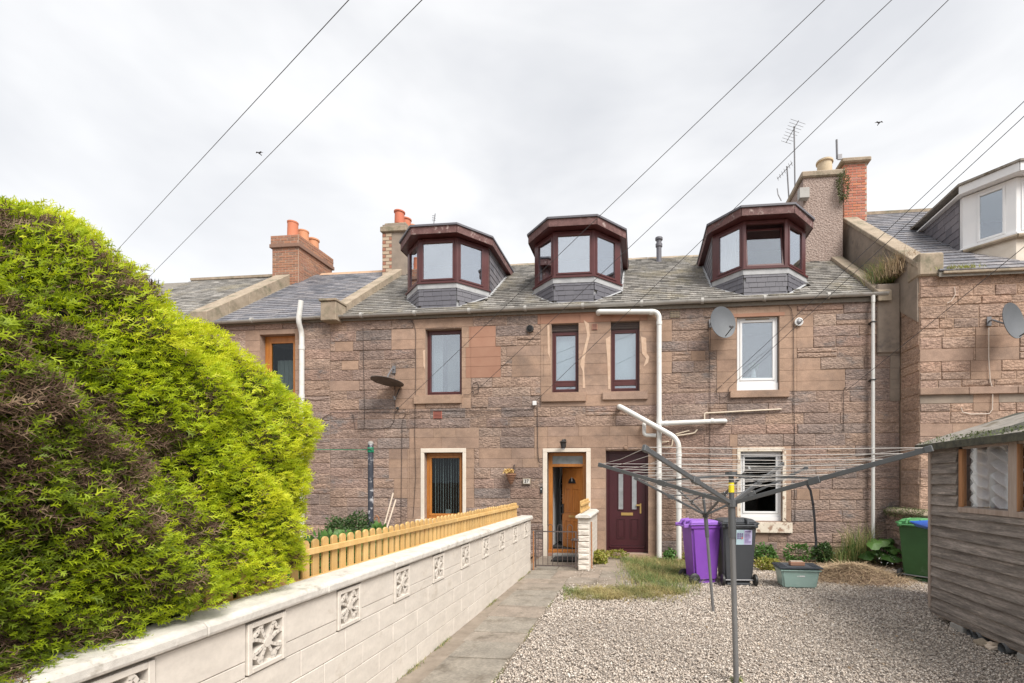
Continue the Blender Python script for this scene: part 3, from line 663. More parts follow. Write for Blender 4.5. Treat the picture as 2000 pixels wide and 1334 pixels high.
# ---- dormers
def dormer(parent, cx, zs=6.62, zh=7.73, frm=M_mar, open_mid=False, curtain=False, yf=DYF, W_=DW, A_=DA, lab=None, white=False):
    d = empty('dormer', (cx, yf, zs), parent)
    if lab: d['label'] = lab
    P4 = [(-W_/2 - A_, yf + A_), (-W_/2, yf), (W_/2, yf), (W_/2 + A_, yf + A_)]
    rz = lambda y: EZ + (y - 10.85) * SL
    ytop = 10.85 + (zh + .15 - EZ) / SL
    zb = rz(yf) - .05
    # core below the sill: apron behind slates
    ap = MB(); pts = [(cx + p[0], p[1] + .02) for p in P4]
    n0 = [(pts[0][0]+.015, pts[0][1]+.02), (pts[1][0]+.01, pts[1][1]), (pts[2][0]-.01, pts[2][1]), (pts[3][0]-.015, pts[3][1]+.02)]
    ap.prism([(p[0], p[1], zb-.1) for p in n0] + [(n0[3][0], 12.4, zb-.1), (n0[0][0], 12.4, zb-.1)], (0, 0, zs - zb + .08))
    ap.build('apron', M_lead if not white else M_cream, d)
    # skirt slates on three faces
    if not white:
        for k in range(3):
            p, q = Vector((cx + P4[k][0], P4[k][1], 0)), Vector((cx + P4[k+1][0], P4[k+1][1], 0))
            wd = (q - p).length; ud = (q - p).normalized(); nr = Vector((ud.y, -ud.x, 0)); hh = zs - .10 - zb
            def cl(u, v, p=p, ud=ud): return zb + v > rz((p + ud * u).y) - .03 and .04 < u < wd - .02
            ob = []; slates(None, (p.x + nr.x*.012, p.y + nr.y*.012, zb), ud, (0,0,1), nr, wd, hh, .2, .115, rng, cl, th=.010, objs=ob)
            for s_ in ob: s_.build('slate', M_slateD, d)
            # lead strip over the slates and flashing below
        lp = MB(); o_ = .028
        L4 = [(cx - W_/2 - A_ - .02, yf + A_ - .01), (cx - W_/2 - .012, yf - o_), (cx + W_/2 + .012, yf - o_), (cx + W_/2 + A_ + .02, yf + A_ - .01)]
        for k in range(3):
            a, c_ = L4[k], L4[k+1]
            lp.add([(a[0], a[1], zs-.005), (c_[0], c_[1], zs-.005), (c_[0], c_[1], zs-.135+random.uniform(-.01,.01)), (a[0], a[1], zs-.135), (a[0], a[1]+.02, zs-.135), (c_[0], c_[1]+.02, zs-.135)], [(0,1,2,3),(3,2,5,4)])
        lp.build('lead_flashing', M_lead, d)
        fl = MB()
        for k in range(3):
            a, c_ = L4[k], L4[k+1]
            for t in range(4):
                y0 = a[1] + (c_[1]-a[1]) * t/4; y1 = a[1] + (c_[1]-a[1]) * (t+1)/4; X0 = a[0] + (c_[0]-a[0]) * t/4; X1 = a[0] + (c_[0]-a[0]) * (t+1)/4
                nx, ny = (c_[1]-a[1]), -(c_[0]-a[0]); ll = math.hypot(nx, ny); nx, ny = nx/ll*.045, ny/ll*.045
                fl.add([(X0, y0, rz(y0)+.03), (X1, y1, rz(y1)+.03), (X1+nx, y1+ny, rz(y1+ny)+.018), (X0+nx, y0+ny, rz(y0+ny)+.018)], [(0,1,2,3)])
        fl.build('roof_flashing', M_lead, d)
    # sill ledge
    o_ = .055; lg = MB(); e = o_ * .6
    Q = [(cx - W_/2 - A_ - o_, yf + A_ - .02), (cx - W_/2 - e*.6, yf - o_), (cx + W_/2 + e*.6, yf - o_), (cx + W_/2 + A_ + o_, yf + A_ - .02), (cx + W_/2 + A_ + o_, yf+A_+.05), (cx - W_/2 - A_ - o_, yf+A_+.05)]
    lg.prism([(x_, y_, zs-.012) for x_, y_ in Q], (0, 0, .035)); lg.build('sill', frm, d)
    # posts and windows on three faces
    for k in range(3):
        p, q = Vector((cx + P4[k][0], P4[k][1], 0)), Vector((cx + P4[k+1][0], P4[k+1][1], 0)); wd = (q - p).length; ud = (q - p).normalized(); nin = Vector((-ud.y, ud.x, 0))
        def bx(mb_, a, b_, z0, z1, y0, y1):
            A = p + ud * a; B = p + ud * b_
            mb_.hexa([A+nin*y0+Vector((0,0,z0)), B+nin*y0+Vector((0,0,z0)), B+nin*y1+Vector((0,0,z0)), A+nin*y1+Vector((0,0,z0))],
                     [A+nin*y0+Vector((0,0,z1)), B+nin*y0+Vector((0,0,z1)), B+nin*y1+Vector((0,0,z1)), A+nin*y1+Vector((0,0,z1))])
        pw = .06 if not white else .09
        ext0 = .14 if k == 0 else pw; ext1 = .14 if k == 2 else pw
        if white and k != 1: ext0, ext1 = (.25, .17) if k == 0 else (.17, .25)
        f = MB(); bx(f, 0, ext0, zs+.024, zh, .0, .09); bx(f, wd-ext1, wd, zs+.024, zh, .0, .09); bx(f, ext0, wd-ext1, zh-.07, zh, .002, .08); bx(f, ext0, wd-ext1, zs+.024, zs+.075, .002, .08)
        f.build('window_frame', frm if k == 1 or white else frm, d, bevel=.004)
        s_ = MB(); a, b_, z0, z1, q_ = ext0, wd-ext1, zs+.075, zh-.07, .045
        ofs = -.012
        if not (open_mid and k == 1):
            bx(s_, a, a+q_, z0, z1, ofs, .06); bx(s_, b_-q_, b_, z0, z1, ofs, .06); bx(s_, a+q_, b_-q_, z0, z0+q_, ofs+.001, .06); bx(s_, a+q_, b_-q_, z1-q_, z1, ofs+.001, .06)
            s_.build('sash', frm, d, bevel=.004)
            g_ = MB(); bx(g_, a+q_, b_-q_, z0+q_, z1-q_, .02, .026); g_.build('pane', M_glb if not white else M_gl, d)
        else:      # tilted open inwards at the top
            def tl(mb_, a_, c_, z0_, z1_, y0, y1):
                th = R(9); pts_ = []
                for z_ in (z0_, z1_):
                    for (aa, yy) in ((a_, y0), (c_, y0), (c_, y1), (a_, y1)):
                        dz = z_ - z0; Y_ = yy * math.cos(th) + dz * math.sin(th); Z_ = z0 + dz * math.cos(th)
                        pts_.append(p + ud * aa + nin * Y_ + Vector((0, 0, Z_)))
                mb_.hexa(pts_[:4], pts_[4:])
            tl(s_, a+.01, a+q_, z0, z1-.03, .02, .08); tl(s_, b_-q_, b_-.01, z0, z1-.03, .02, .08); tl(s_, a+q_, b_-q_, z0, z0+q_, .02, .08); tl(s_, a+q_, b_-q_, z1-q_-.03, z1-.03, .02, .08)
            s_.build('sash', frm, d, bevel=.004); g_ = MB(); tl(g_, a+q_, b_-q_, z0+q_, z1-q_-.03, .05, .056); g_.build('pane', M_gl, d)
        if curtain and k == 0:
            cu = MB(); n_ = 14
            pts_ = [p + ud * (a + .03 + (b_-a-.1) * i / n_ * .75) + nin * (.12 + .025 * math.sin(i*1.7)) for i in range(n_+1)]
            for i in range(n_): cu.add([pts_[i]+Vector((0,0,z0)), pts_[i+1]+Vector((0,0,z0)), pts_[i+1]+Vector((0,0,z1)), pts_[i]+Vector((0,0,z1))], [(0,1,2,3)])
            cu.build('curtain', M_net, d, smooth=True)
    # cheeks
    for sgn in (-1, 1):
        xo = cx + sgn * (W_/2 + A_); y0 = yf + A_
        pts = [(xo, y0+.09, rz(y0)-.1), (xo, y0+.09, zh+.1), (xo, ytop+.1, zh+.1), (xo, ytop+.1, zh-.02)]
        ck = MB(); ck.prism(pts, (-sgn*.08, 0, 0)); ck.build('cheek', M_lead, d)
        ob = MB(); ud = Vector((0, 1, 0)) if sgn > 0 else Vector((0, -1, 0)); nr = Vector((sgn, 0, 0)); yb = ytop
        o0 = Vector((xo + sgn*.003, y0+.1 if sgn > 0 else yb, rz(y0)-.05)); Wd = yb - y0 - .1; sh = .17
        def cl2(u, v, o0=o0, ud=ud): 
            y = (o0 + ud*u).y; z = o0.z + v
            return z + .1 > rz(y) and z < zh + .09
        slates(ob, o0, ud, (0,0,1), nr, Wd, zh + .06 - o0.z, .2, sh, rng, cl2, th=.012)
        tag(ob.build('cheek_slates', M_slateD, d, tones=True), kind='stuff')
        pst = MB(); pst.box(min(xo, xo-sgn*.09), max(xo, xo-sgn*.09), y0-.0, y0+.14, zs+.02, zh); pst.build('corner_post', M_marF if not white else M_upvc, d)
        lf = MB(); yy = y0
        lf.add([(xo+sgn*.02, y0-.05, rz(y0-.05)+.05), (xo+sgn*.02, ytop, rz(ytop)+.05), (xo+sgn*.08, ytop, rz(ytop)+.018), (xo+sgn*.08, y0-.05, rz(y0-.05)+.018)], [(0,1,2,3)])
        lf.build('side_flashing', M_lead, d)
    # fascia, soffit and roof
    ov = .2; hf = .17; zf = zh + .02
    E = [(cx - W_/2 - A_ - ov*.62, ytop + .12), (cx - W_/2 - A_ - ov*.62, yf + A_ - ov*.42), (cx - W_/2 - ov*.42, yf - ov), (cx + W_/2 + ov*.42, yf - ov), (cx + W_/2 + A_ + ov*.62, yf + A_ - ov*.42), (cx + W_/2 + A_ + ov*.62, ytop + .12)]
    so_ = MB(); so_.prism([(x_, y_, zf) for x_, y_ in E], (0, 0, .03)); so_.build('soffit', M_mar if not white else M_upvc, d)
    cxx, cyy = cx, yf + 1.0
    fa = MB()
    for k in (range(5) if not white else (1, 2, 3)):
        a, c_ = Vector((*E[k], 0)), Vector((*E[k+1], 0)); ud = (c_ - a).normalized(); nn = Vector((ud.y, -ud.x, 0))
        if k == 0: nn = Vector((-1, 0, 0))
        if k == 4: nn = Vector((1, 0, 0))
        t = .022; zr0 = zf - .01; 
        fa.hexa([a+nn*t*.2+Vector((0,0,zr0)), c_+nn*t*.2+Vector((0,0,zr0)), c_+nn*t+Vector((0,0,zr0)), a+nn*t+Vector((0,0,zr0))],
                [a+nn*t*.2+Vector((0,0,zr0+hf)), c_+nn*t*.2+Vector((0,0,zr0+hf)), c_+nn*t+Vector((0,0,zr0+hf)), a+nn*t+Vector((0,0,zr0+hf))])
    fa.build('fascia', M_marF if not white else M_upvc, d)
    rf = MB(); G = [(cx + (x_-cx)*1.035, yf + (y_-yf)*1.0 - (.05 if y_ < yf + A_ + .2 else 0)) for x_, y_ in E]; zt = zf + hf - .005
    top0 = (cx, yf + .75, zt + .16); top1 = (cx, ytop + .35, zt + .16); th = .045
    V = [(x_, y_, zt) for x_, y_ in G] + [(x_, y_, zt - .0 + th) for x_, y_ in G] + [top0, top1]
    Fs = [(0,1,2,3,4,5)] + [(i, i+1, i+7, i+6) for i in range(5)] + [(6,7,12,13), (7,8,12), (8,9,12), (9,10,12), (10,11,13,12), (11,5,0,6,13)]
    rf.add(V, Fs); rf.build('roof', M_felt if white else M_slateD, d)
    return d
D1 = dormer(house, DX[0], lab='dormer nearest the left chimneys, all windows shut')
D2 = dormer(house, DX[1], lab='middle dormer beside the roof flue')
D3 = dormer(house, DX[2], open_mid=True, curtain=True, lab='dormer beside the harled chimney with its centre window tilted open')
# pale boards added behind the dormer panes, lightening them like reflected sky
for dxx in DX:
    MB().box(dxx-.95, dxx+.95, 12.55, 12.6, 6.5, 7.7).build('dormer_backing', M_blind, house)
# ---- windows
def sl(u0, v0, u1, v1, pr=.07): return (*FR(u0, v0, u1, v1), pr)
w = win(house, OP['w1'], M_mar, sill=sl(810,772,902,789), sillm=M_ash, label='tall maroon upper window with a curtain at its left')
x0, x1, z0, z1 = OP['w1']
def curtain(parent, xa, xb, z0, z1, y, m=M_net, n=16, amp=.02, name='curtain'):
    mb = MB(); pts = [(xa + (xb-xa)*i/n, y + amp*math.sin(i*2.1)) for i in range(n+1)]
    for i in range(n): mb.add([(pts[i][0], pts[i][1], z0), (pts[i+1][0], pts[i+1][1], z0), (pts[i+1][0], pts[i+1][1], z1), (pts[i][0], pts[i][1], z1)], [(0,1,2,3)])
    return mb.build(name, m, parent, smooth=True)
curtain(w, x0+.07, x0+.3, z0+.03, z1-.03, YF+.3)
curtain(w, x0+.3, x1-.07, z0+.03, z1-.03, YF+.6, M_gut, 4, .0, 'backing_blind')
for k, (nm, s_) in enumerate((('w2', sl(1058,768,1145,785)), ('w3', sl(1177,766,1265,781)))):
    x0, x1, z0, z1 = OP[nm]; hb = .16
    w = win(house, (x0, x1, z0, z1-hb+.0), M_mar, transom=.22, sill=s_, fw=.05, sash=.04, label=['narrow maroon frosted window over the open door', 'narrow maroon frosted window beside the pipe bend'][k])
    vb = MB(); vb.box(x0, x1, YF+.09, YF+.2, z1-hb+.002, z1); 
    for q in range(3): vb.box(x0+.02, x1-.02, YF+.08, YF+.0898, z1-hb+.02+q*.045, z1-hb+.045+q*.045)
    vb.build('vent_box', M_iron, w)
    MB().box(x0+.03, x1-.03, YF+.2, YF+.21, z0+.25, z1-hb-.03).build('blind', M_blind, w)
    MB().box(x0+.03, x1-.03, YF+.24, YF+.25, z0+.03, z0+.24).build('backing_blind', M_blind, w)
x0, x1, z0, z1 = OP['w4']
w4 = win(house, (x0+.02, x1-.02, z0+.17, z1), M_upvc, y=.07, fw=.06, sash=.05, sill=sl(1425,763,1540,777,.08), glassm=M_gl, label='white upper window with a flower jug on its ledge')
MB().box(x0+.01, x1-.01, YF+.05, YF+.14, z0+.001, z0+.168).build('sub_frame', M_upvc, w4, bevel=.004)
MB().box(x0+.2, x1-.2, YF+.045, YF+.057, z1-.055, z1-.035).build('trickle_vent', M_skew, w4)
x0, x1, z0, z1 = OP['w5']
w5 = win(house, OP['w5'], M_oak, y=.12, fw=.07, sash=.055, glassm=M_gld, label='golden oak ground floor window with vertical blinds')
for i in range(11):
    xx = x0 + .16 + i * (x1 - x0 - .3) / 10
    MB().beam((xx, YF+.27, z0+.12), (xx, YF+.27, z1-.13), .006 if i % 3 else .014, .012).build('blind_slat', M_blind, w5)
MB().box(x0+.44, x0+.56, YF+.21, YF+.3, z0+.06, z0+.22).build('white_pot', M_white, w5)
def surround(parent, r, t, bt, m, pr=.03, bottom=False):
    x0, x1, z0, z1 = r; s_ = MB()
    s_.box(x0-t, x0, YF-pr, YF+.11, z0, z1); s_.box(x1, x1+t, YF-pr, YF+.11, z0, z1); s_.box(x0-t, x1+t, YF-pr-.001, YF+.11, z1, z1+bt)
    return s_.build('painted_surround', m, parent, bevel=.006)
surround(w5, (x0, x1, z0, z1), .085, .1, M_cream)
MB().box(x0-.2, x1+.16, YF-.09, YF+.118, z0-.14, z0-.002).build('sill', M_cream, w5, bevel=.012, seg=2)
x0, x1, z0, z1 = OP['w6']
w6 = win(house, (x0+.0, x1, z0+.1, z1), M_upvc, y=.10, fw=.07, sash=.045, glassm=M_gld, sill=sl(1437,1020,1546,1040,.08), sillm=M_creamold, label='white ground floor window with dark blind slats')
MB().box(x0, x1, YF+.08, YF+.16, z0+.002, z0+.098).build('sub_frame', M_upvc, w6, bevel=.004)
surround(w6, (x0, x1, z0, z1), .075, .09, M_creamold)
for i in range(7): MB().box(x0+.12, x1-.12, YF+.22, YF+.26, z1-.2-i*.09, z1-.19-i*.09).build('blind_slat', M_room, w6)
# ---- door 1 (open, golden oak)
x0, x1, z0, z1 = OP['d1']; YD = YF + .16
fr = MB(); fr.box(x0, x0+.09, YD, YD+.08, z0, z1); fr.box(x1-.1, x1, YD, YD+.08, z0, z1); fr.box(x0+.09, x1-.1, YD+.001, YD+.08, z1-.08, z1); fr.box(x0+.09, x1-.1, YD+.001, YD+.08, z1-.34, z1-.27)
door_f = fr.build('door_frame', M_oak, house, bevel=.004)
MB().box(x0+.09, x1-.1, YD+.03, YD+.04, z1-.27, z1-.08).build('pane', M_gld2, door_f)
MB().box(x0+.0, x1, YD-.12, YD+.1, z0-.02, z0+.16).build('threshold', M_oak, door_f, bevel=.005)
MB().box(x0-.03, x1+.03, YD-.16, YD-.121, z0-.05, z0+.1).build('door_step', M_red, door_f, bevel=.005)
surround(door_f, (x0, x1, z0, z1), .105, .085, M_cream)
# leaf hinged at the right jamb, swung inwards
hg = (x1 - .1, YD + .05); ang = R(180 - 40); wl = .76; dz0, dz1 = z0 + .165, z1 - .345
dirx = Vector((math.cos(ang), math.sin(ang), 0)); nrm = Vector((-dirx.y, dirx.x, 0)); nrm = nrm if nrm.y < 0 else -nrm
def lf(mb_, a, b_, z_0, z_1, t0, t1):
    A = Vector((hg[0], hg[1], 0)) + dirx * a; B = Vector((hg[0], hg[1], 0)) + dirx * b_
    mb_.hexa([A+nrm*t0+Vector((0,0,z_0)), B+nrm*t0+Vector((0,0,z_0)), B+nrm*t1+Vector((0,0,z_0)), A+nrm*t1+Vector((0,0,z_0))],
             [A+nrm*t0+Vector((0,0,z_1)), B+nrm*t0+Vector((0,0,z_1)), B+nrm*t1+Vector((0,0,z_1)), A+nrm*t1+Vector((0,0,z_1))])
q = MB(); lf(q, 0, wl, dz0, dz1, -.045, 0); door1 = q.build('door', M_oak, house, bevel=.004); door1['label'] = 'open golden oak door with fan light'
q = MB(); H = dz1 - dz0
for (a, b_, za, zb_) in ((.13, .35, .10, .34), (.42, .64, .10, .34), (.13, .35, .44, .74), (.42, .64, .44, .74)):
    z_a, z_b = dz0 + H*za, dz0 + H*zb_
    for (aa, bb, cc, dd) in ((a, b_, z_a, z_a+.02), (a, b_, z_b-.02, z_b), (a, a+.02, z_a+.02, z_b-.02), (b_-.02, b_, z_a+.02, z_b-.02)): lf(q, aa, bb, cc, dd, 0.0005, .012)
    lf(q, a+.05, b_-.05, z_a+.05, z_b-.05, 0.0005, .008)
q.build('moulding', M_oak, door1, bevel=.003)
q = MB(); lf(q, .29, .50, dz0+H*.375, dz0+H*.405, .001, .014); q.build('letterbox', M_brass, door1, bevel=.003)
# fan light: half round pane with rim
def fan(rad, t0, t1, nseg=14):
    mb_ = MB(); cz = dz0 + H*.80; ca = .385
    pts = [(ca + rad*math.cos(math.pi*i/nseg), cz + rad*math.sin(math.pi*i/nseg)) for i in range(nseg+1)]
    A = [Vector((hg[0], hg[1], 0)) + dirx*p[0] + nrm*t0 + Vector((0,0,p[1])) for p in pts]
    mb_.prism(A, nrm*(t1-t0)); return mb_
fan(.17, .0005, .008).build('fan_rim', M_oak, door1); fan(.135, .008, .011).build('fan_pane', M_coat, door1)
q = MB(); lf(q, .375, .395, dz0+H*.825, dz0+H*.875, .0112, .014); q.build('door_number_one', M_white, door1)
q = MB(); lf(q, .70, .74, dz0+H*.42, dz0+H*.54, .001, .02); q.build('handle', M_blk, door1)
# hall behind
hl = MB(); hl.box(x0-.05, x0-.0, YF+.46, 13.3, .13, 2.7); hl.box(x0-.05, x1+.3, 12.6, 12.65, .13, 2.7); hl.box(x1+.25, x1+.3, YF+.46, 12.6, .13, 2.7)
hl.build('hall_walls', M_hall, house)
# ---- door 2 (closed, maroon)
x0, x1, z0, z1 = OP['d2']; YD = YF + .17
MB().box(x0-.06, x1+.04, YF-.03, YF+.3, z0-.12, z0-.002).build('door_step', M_ash, house, bevel=.008)
q = MB(); q.box(x0, x0+.06, YD, YD+.08, z0, z1); q.box(x1-.06, x1, YD, YD+.08, z0, z1); q.box(x0+.06, x1-.06, YD+.001, YD+.08, z1-.06, z1); q.box(x0+.06, x1-.06, YD-.003, YD+.08, z0, z0+.09); q.box(x0+.06, x1-.06, YD+.02, YD+.08, z1-.27, z1-.06); q.box(x0+.06, x1-.06, YD+.0005, YD+.08, z1-.33, z1-.27)
f2 = q.build('door_frame', M_door, house, bevel=.005)
a, b_ = x0+.065, x1-.065; zb0, zb1 = z0+.095, z1-.335; Hd = zb1 - zb0
door2 = MB().box(a, b_, YD+.02, YD+.07, zb0, zb1).build('door', M_door, house, bevel=.004); door2['label'] = 'shut maroon panel door with two slim panes'
Wd = b_ - a; q = MB(); gl_ = MB()
for cxp in (.33, .70):
    xc = a + Wd*cxp; hw = .10
    for (za, zb_) in ((.06, .36),):
        z_a, z_b = zb0+Hd*.115, zb0+Hd*.36
        for (aa, bb, cc, dd) in ((xc-hw, xc+hw, z_a, z_a+.018), (xc-hw, xc+hw, z_b-.018, z_b), (xc-hw, xc-hw+.018, z_a+.018, z_b-.018), (xc+hw-.018, xc+hw, z_a+.018, z_b-.018)): q.box(aa, bb, YD+.006, YD+.0195, cc, dd)
        q.box(xc-hw+.04, xc+hw-.04, YD+.01, YD+.0195, z_a+.04, z_b-.04)
    z_a, z_b = zb0+Hd*.46, zb0+Hd*.91; hg_ = .075
    for (aa, bb, cc, dd) in ((xc-hg_, xc+hg_, z_a, z_a+.02), (xc-hg_, xc+hg_, z_b-.02, z_b), (xc-hg_, xc-hg_+.02, z_a+.02, z_b-.02), (xc+hg_-.02, xc+hg_, z_a+.02, z_b-.02)): q.box(aa, bb, YD+.003, YD+.0195, cc, dd)
    MB().box(xc-hg_+.02, xc+hg_-.02, YD+.012, YD+.0194, z_a+.02, z_b-.02).build('pane', M_gld2, door2)
q.build('moulding', M_door, door2, bevel=.003)
MB().box(a+Wd*.5-.14, a+Wd*.5+.14, YD+.006, YD+.0192, zb0+Hd*.395, zb0+Hd*.43).build('letterbox', M_brass, door2, bevel=.003)
q = MB(); q.box(b_-.13, b_-.09, YD+.006, YD+.0193, zb0+Hd*.42, zb0+Hd*.54); q.box(b_-.21, b_-.1, YD-.03, YD-.01, zb0+Hd*.51, zb0+Hd*.53); q.box(b_-.115, b_-.1, YD-.01, YD+.006, zb0+Hd*.512, zb0+Hd*.528)
q.build('handle', M_brass, door2, bevel=.003)
q = MB(); q.box(a+.02, b_-.02, YD-.01, YD+.0193, zb0+.005, zb0+.05); q.box(a+.06, b_-.06, YD+.004, YD+.0194, zb0+.06, zb0+.075); q.build('weather_bar', M_door, door2, bevel=.004)
# red painted lintel strip, plaster scars around the narrow windows
MB().box(*FR(1428,612,1532,618)[:2], YF-.022, YF-.001, *FR(1428,612,1532,618.5)[2:]).build('painted_lintel', M_red, wall)
def scar(poly, m, pr=.019):
    pts = [onY(u, v, YF-pr) for u, v in poly]; mb_ = MB(); mb_.prism(pts, (0, pr*.9, 0)); mb_.build('plaster_patch', m, wall)
M_plas = mat('pale_plaster', (.5,.34,.24), (.6,.45,.34), rough=.9, scale=10)
scar([(1246,606),(1252,606),(1256,660),(1250,668)], M_plas) if False else None
scar([(1183,662),(1192,656),(1192,760),(1188,760),(1186,700)], M_plas); scar([(1252,657),(1262,660),(1263,690),(1268,697),(1266,708),(1257,716),(1260,706),(1262,700),(1254,690)], M_plas)
scar([(1140,625),(1150,632),(1152,655),(1146,680),(1142,700),(1141,725),(1143,758),(1138,758),(1138,725),(1133,712),(1136,700),(1141,680),(1147,655),(1144,638)], M_plas)
scar([(1069,635),(1073,635),(1074,700),(1070,690)], M_plas); scar([(826,685),(830,683),(830,722),(827,715)], M_plas)
# ---- skews (raised gable copings)
def skew(parent, x0, x1, y0=10.75, y1=RY, z0=EZ, sl_=SL, up=.22, m=M_skew, putt=True, name='skew_coping'):
    L_ = y1 - y0; n_ = 5
    for i in range(n_):
        a = y0 + L_*i/n_ + .004; b_ = y0 + L_*(i+1)/n_ - .004; za, zb_ = z0 + (a-10.85)*sl_, z0 + (b_-10.85)*sl_; j = random.uniform(-.006, .006)
        MB().prism([(x0+j, a, za-.08), (x0+j, b_, zb_-.08), (x0+j, b_, zb_+up), (x0+j, a, za+up)], (x1-x0, 0, 0)).build('coping_stone', m, parent, bevel=.01)
    if putt:
        q = MB(); q.box(x0-.05, x1+.03, y0-.12, y0+.28, z0-.16, z0+.30); q.build('skewputt', m, parent, bevel=.015)
        MB().box(x0-.08, x1+.05, y0-.15, y0+.3, z0+.303, z0+.36).build('skewputt_cap', m, parent, bevel=.01)
skew(roof, XL-.02, XL+.30, y1=RY-.5)
skew(roof, XR-.5, XR-.22, y1=RY-1.1, putt=False, up=.14)
# chimney at the party wall on the left
def brickwork(parent, x0, x1, y0, y1, z0, z1, m, seed=1, faces='fl r', bl=.225, bh=.075, quoin=None, band=False):
    rg = random.Random(seed); mb_ = MB(); nrow = int(round((z1-z0)/bh)); bh = (z1-z0)/nrow; g_ = .009
    for r_ in range(nrow):
        za, zb_ = z0 + r_*bh + g_, z0 + (r_+1)*bh - g_
        for fc in faces.split():
            for f_ in fc:
                lo, hi = (x0, x1) if f_ == 'f' else (y0, y1)
                u = lo - (bl/2 if r_ % 2 else 0)
                while u < hi - .01:
                    a_, b__ = max(u, lo) + g_, min(u+bl, hi) - g_; u += bl
                    if b__ - a_ < .02: continue
                    p_ = .008 + rg.uniform(-.003, .004); mb_.tone = rg.random() if not band else ((.0 if int((u/bl)+r_) % 2 else .55) + rg.uniform(-.05, .05))
                    if f_ == 'f': mb_.box(a_, b__, y0-p_, y0+.0, za, zb_)
                    elif f_ == 'l': mb_.box(x0-p_, x0, a_, b__, za, zb_)
                    else: mb_.box(x1, x1+p_, a_, b__, za, zb_)
    o = mb_.build('bricks', m, parent, tones=True); tag(o, kind='stuff'); return o
ch = MB().box(XL-.33, XL+.42, 13.85, 15.3, 7.6, 9.7).build('chimney_stack', M_cem, house)
ch['label'] = 'narrow chimney with red and cream brick edge behind the left dormer'
brickwork(ch, XL-.33, XL-.02, 13.845, 15.3, 7.9, 9.42, mat('banded_brick', (.4,.2,.12), (.5,.35,.2), scale=3, tone=[(.3,.11,.08),(.34,.12,.09),(.46,.38,.29),(.5,.42,.32),(.4,.34,.24)]), 4, 'f l', band=True, bh=.11)
MB().box(XL-.38, XL+.47, 13.78, 15.37, 9.45, 9.62).build('chimney_cap', M_skew, ch, bevel=.02); MB().box(XL-.3, XL+.4, 13.9, 15.2, 9.7, 9.78).build('flaunching', M_skew, ch, bevel=.02)
def pot(parent, x, y, z, h=.5, r=.13, m=M_pot, rim=True):
    prof = [(r*.98, 0), (r, .03), (r*.95, h*.8), (r*.95, h*.86), (r*1.12, h*.88), (r*1.12, h*.97), (r*.98, h), (r*.8, h), (r*.8, h-.15)] if rim else [(r*1.05, 0), (r, .03), (r*.93, h*.9), (r*1.0, h*.92), (r*1.0, h), (r*.8, h), (r*.8, h-.15)]
    return MB().lathe((x, y, z), prof, 20).build('chimney_pot', m, parent, smooth=True)
for i in range(3): pot(ch, XL+.12, 14.05+i*.42, 9.78, .42, .15)
# harled chimney at the right
hx0, hx1 = 4.40, 5.42
ch2 = MB().box(hx0, hx1, 13.3, 15.6, 7.3, 9.96).build('chimney_stack', M_harl, house); ch2['label'] = 'wide harled chimney stack beside the right dormer'
MB().box(hx0-.06, hx1+.05, 13.24, 15.66, 9.96, 10.13).build('chimney_cap', M_skew, ch2, bevel=.03)
MB().box(hx0+.06, hx1-.05, 13.38, 15.5, 10.13, 10.19).build('flaunching', M_skew, ch2, bevel=.03)
for i in range(2): pot(ch2, hx0+.72, 13.75+i*.8, 10.17, .5, .2, M_potb)
# roof flue
fp = onY(1287, 512, 14.0)
q = MB().lathe((fp.x, 14.0, 8.05), [(.075,0),(.075,.58),(.10,.6),(.10,.68),(.075,.7),(.075,.78),(.11,.8),(.11,.86),(.07,.88)], 14); q.build('roof_flue', M_slateD, house, smooth=True)
# ---- gutter, rainwater and soil pipes
gut = MB()
zs_g = 5.80; xg = -10.35
pts = [(xg, YF-.13, 5.755), (XR-.62, YF-.13, 5.79)]
gut2 = MB()
n_ = 8
def gutter(x0, x1, z0, z1, y, r=.062):
    mb_ = MB(); V = []; Fs = []
    for (x_, z_) in ((x0, z0), (x1, z1)):
        for k in range(n_+1):
            a = math.pi + math.pi*k/n_; V.append((x_, y + r*math.cos(a), z_ + r*math.sin(a)))
        for k in range(n_+1):
            a = 2*math.pi - math.pi*k/n_; V.append((x_, y + (r-.006)*math.cos(a), z_ + (r-.006)*math.sin(a)))
    m_ = 2*(n_+1)
    for k in range(m_): Fs.append((k, (k+1) % m_, m_ + (k+1) % m_, m_ + k))
    Fs += [tuple(range(m_))[::-1], tuple(range(m_, 2*m_))]
    mb_.add(V, Fs)
    return mb_
gm = gutter(XL, XR-.30, 5.785, 5.83, YF-.13)
x_ = XL + .9
while x_ < XR - .4:
    z_ = 5.785 + .045*(x_-XL)/(XR-XL); gm.tube([(x_-.03, YF-.13, z_-.012), (x_+.03, YF-.13, z_-.012)], .068, 12); x_ += 1.35
gm.build('gutter', M_gut, house, smooth=True)
def pipe(name, pts, r, m, parent=house, collars=(), lab=None, n=14, clips=()):
    mb_ = MB(); mb_.tube(pts, r, n)
    for c_ in collars:
        a, b__ = Vector(c_[0]), Vector(c_[1]); mb_.tube([a, b__], r*1.16, n)
    o = mb_.build(name, m, parent, smooth=True)
    if lab: o['label'] = lab
    for c_ in clips: MB().box(c_[0]-r*1.25, c_[0]+r*1.25, c_[1]-r*1.3, YF-.01, c_[2]-.012, c_[2]+.012).build('pipe_bracket', M_blk, o)
    return o
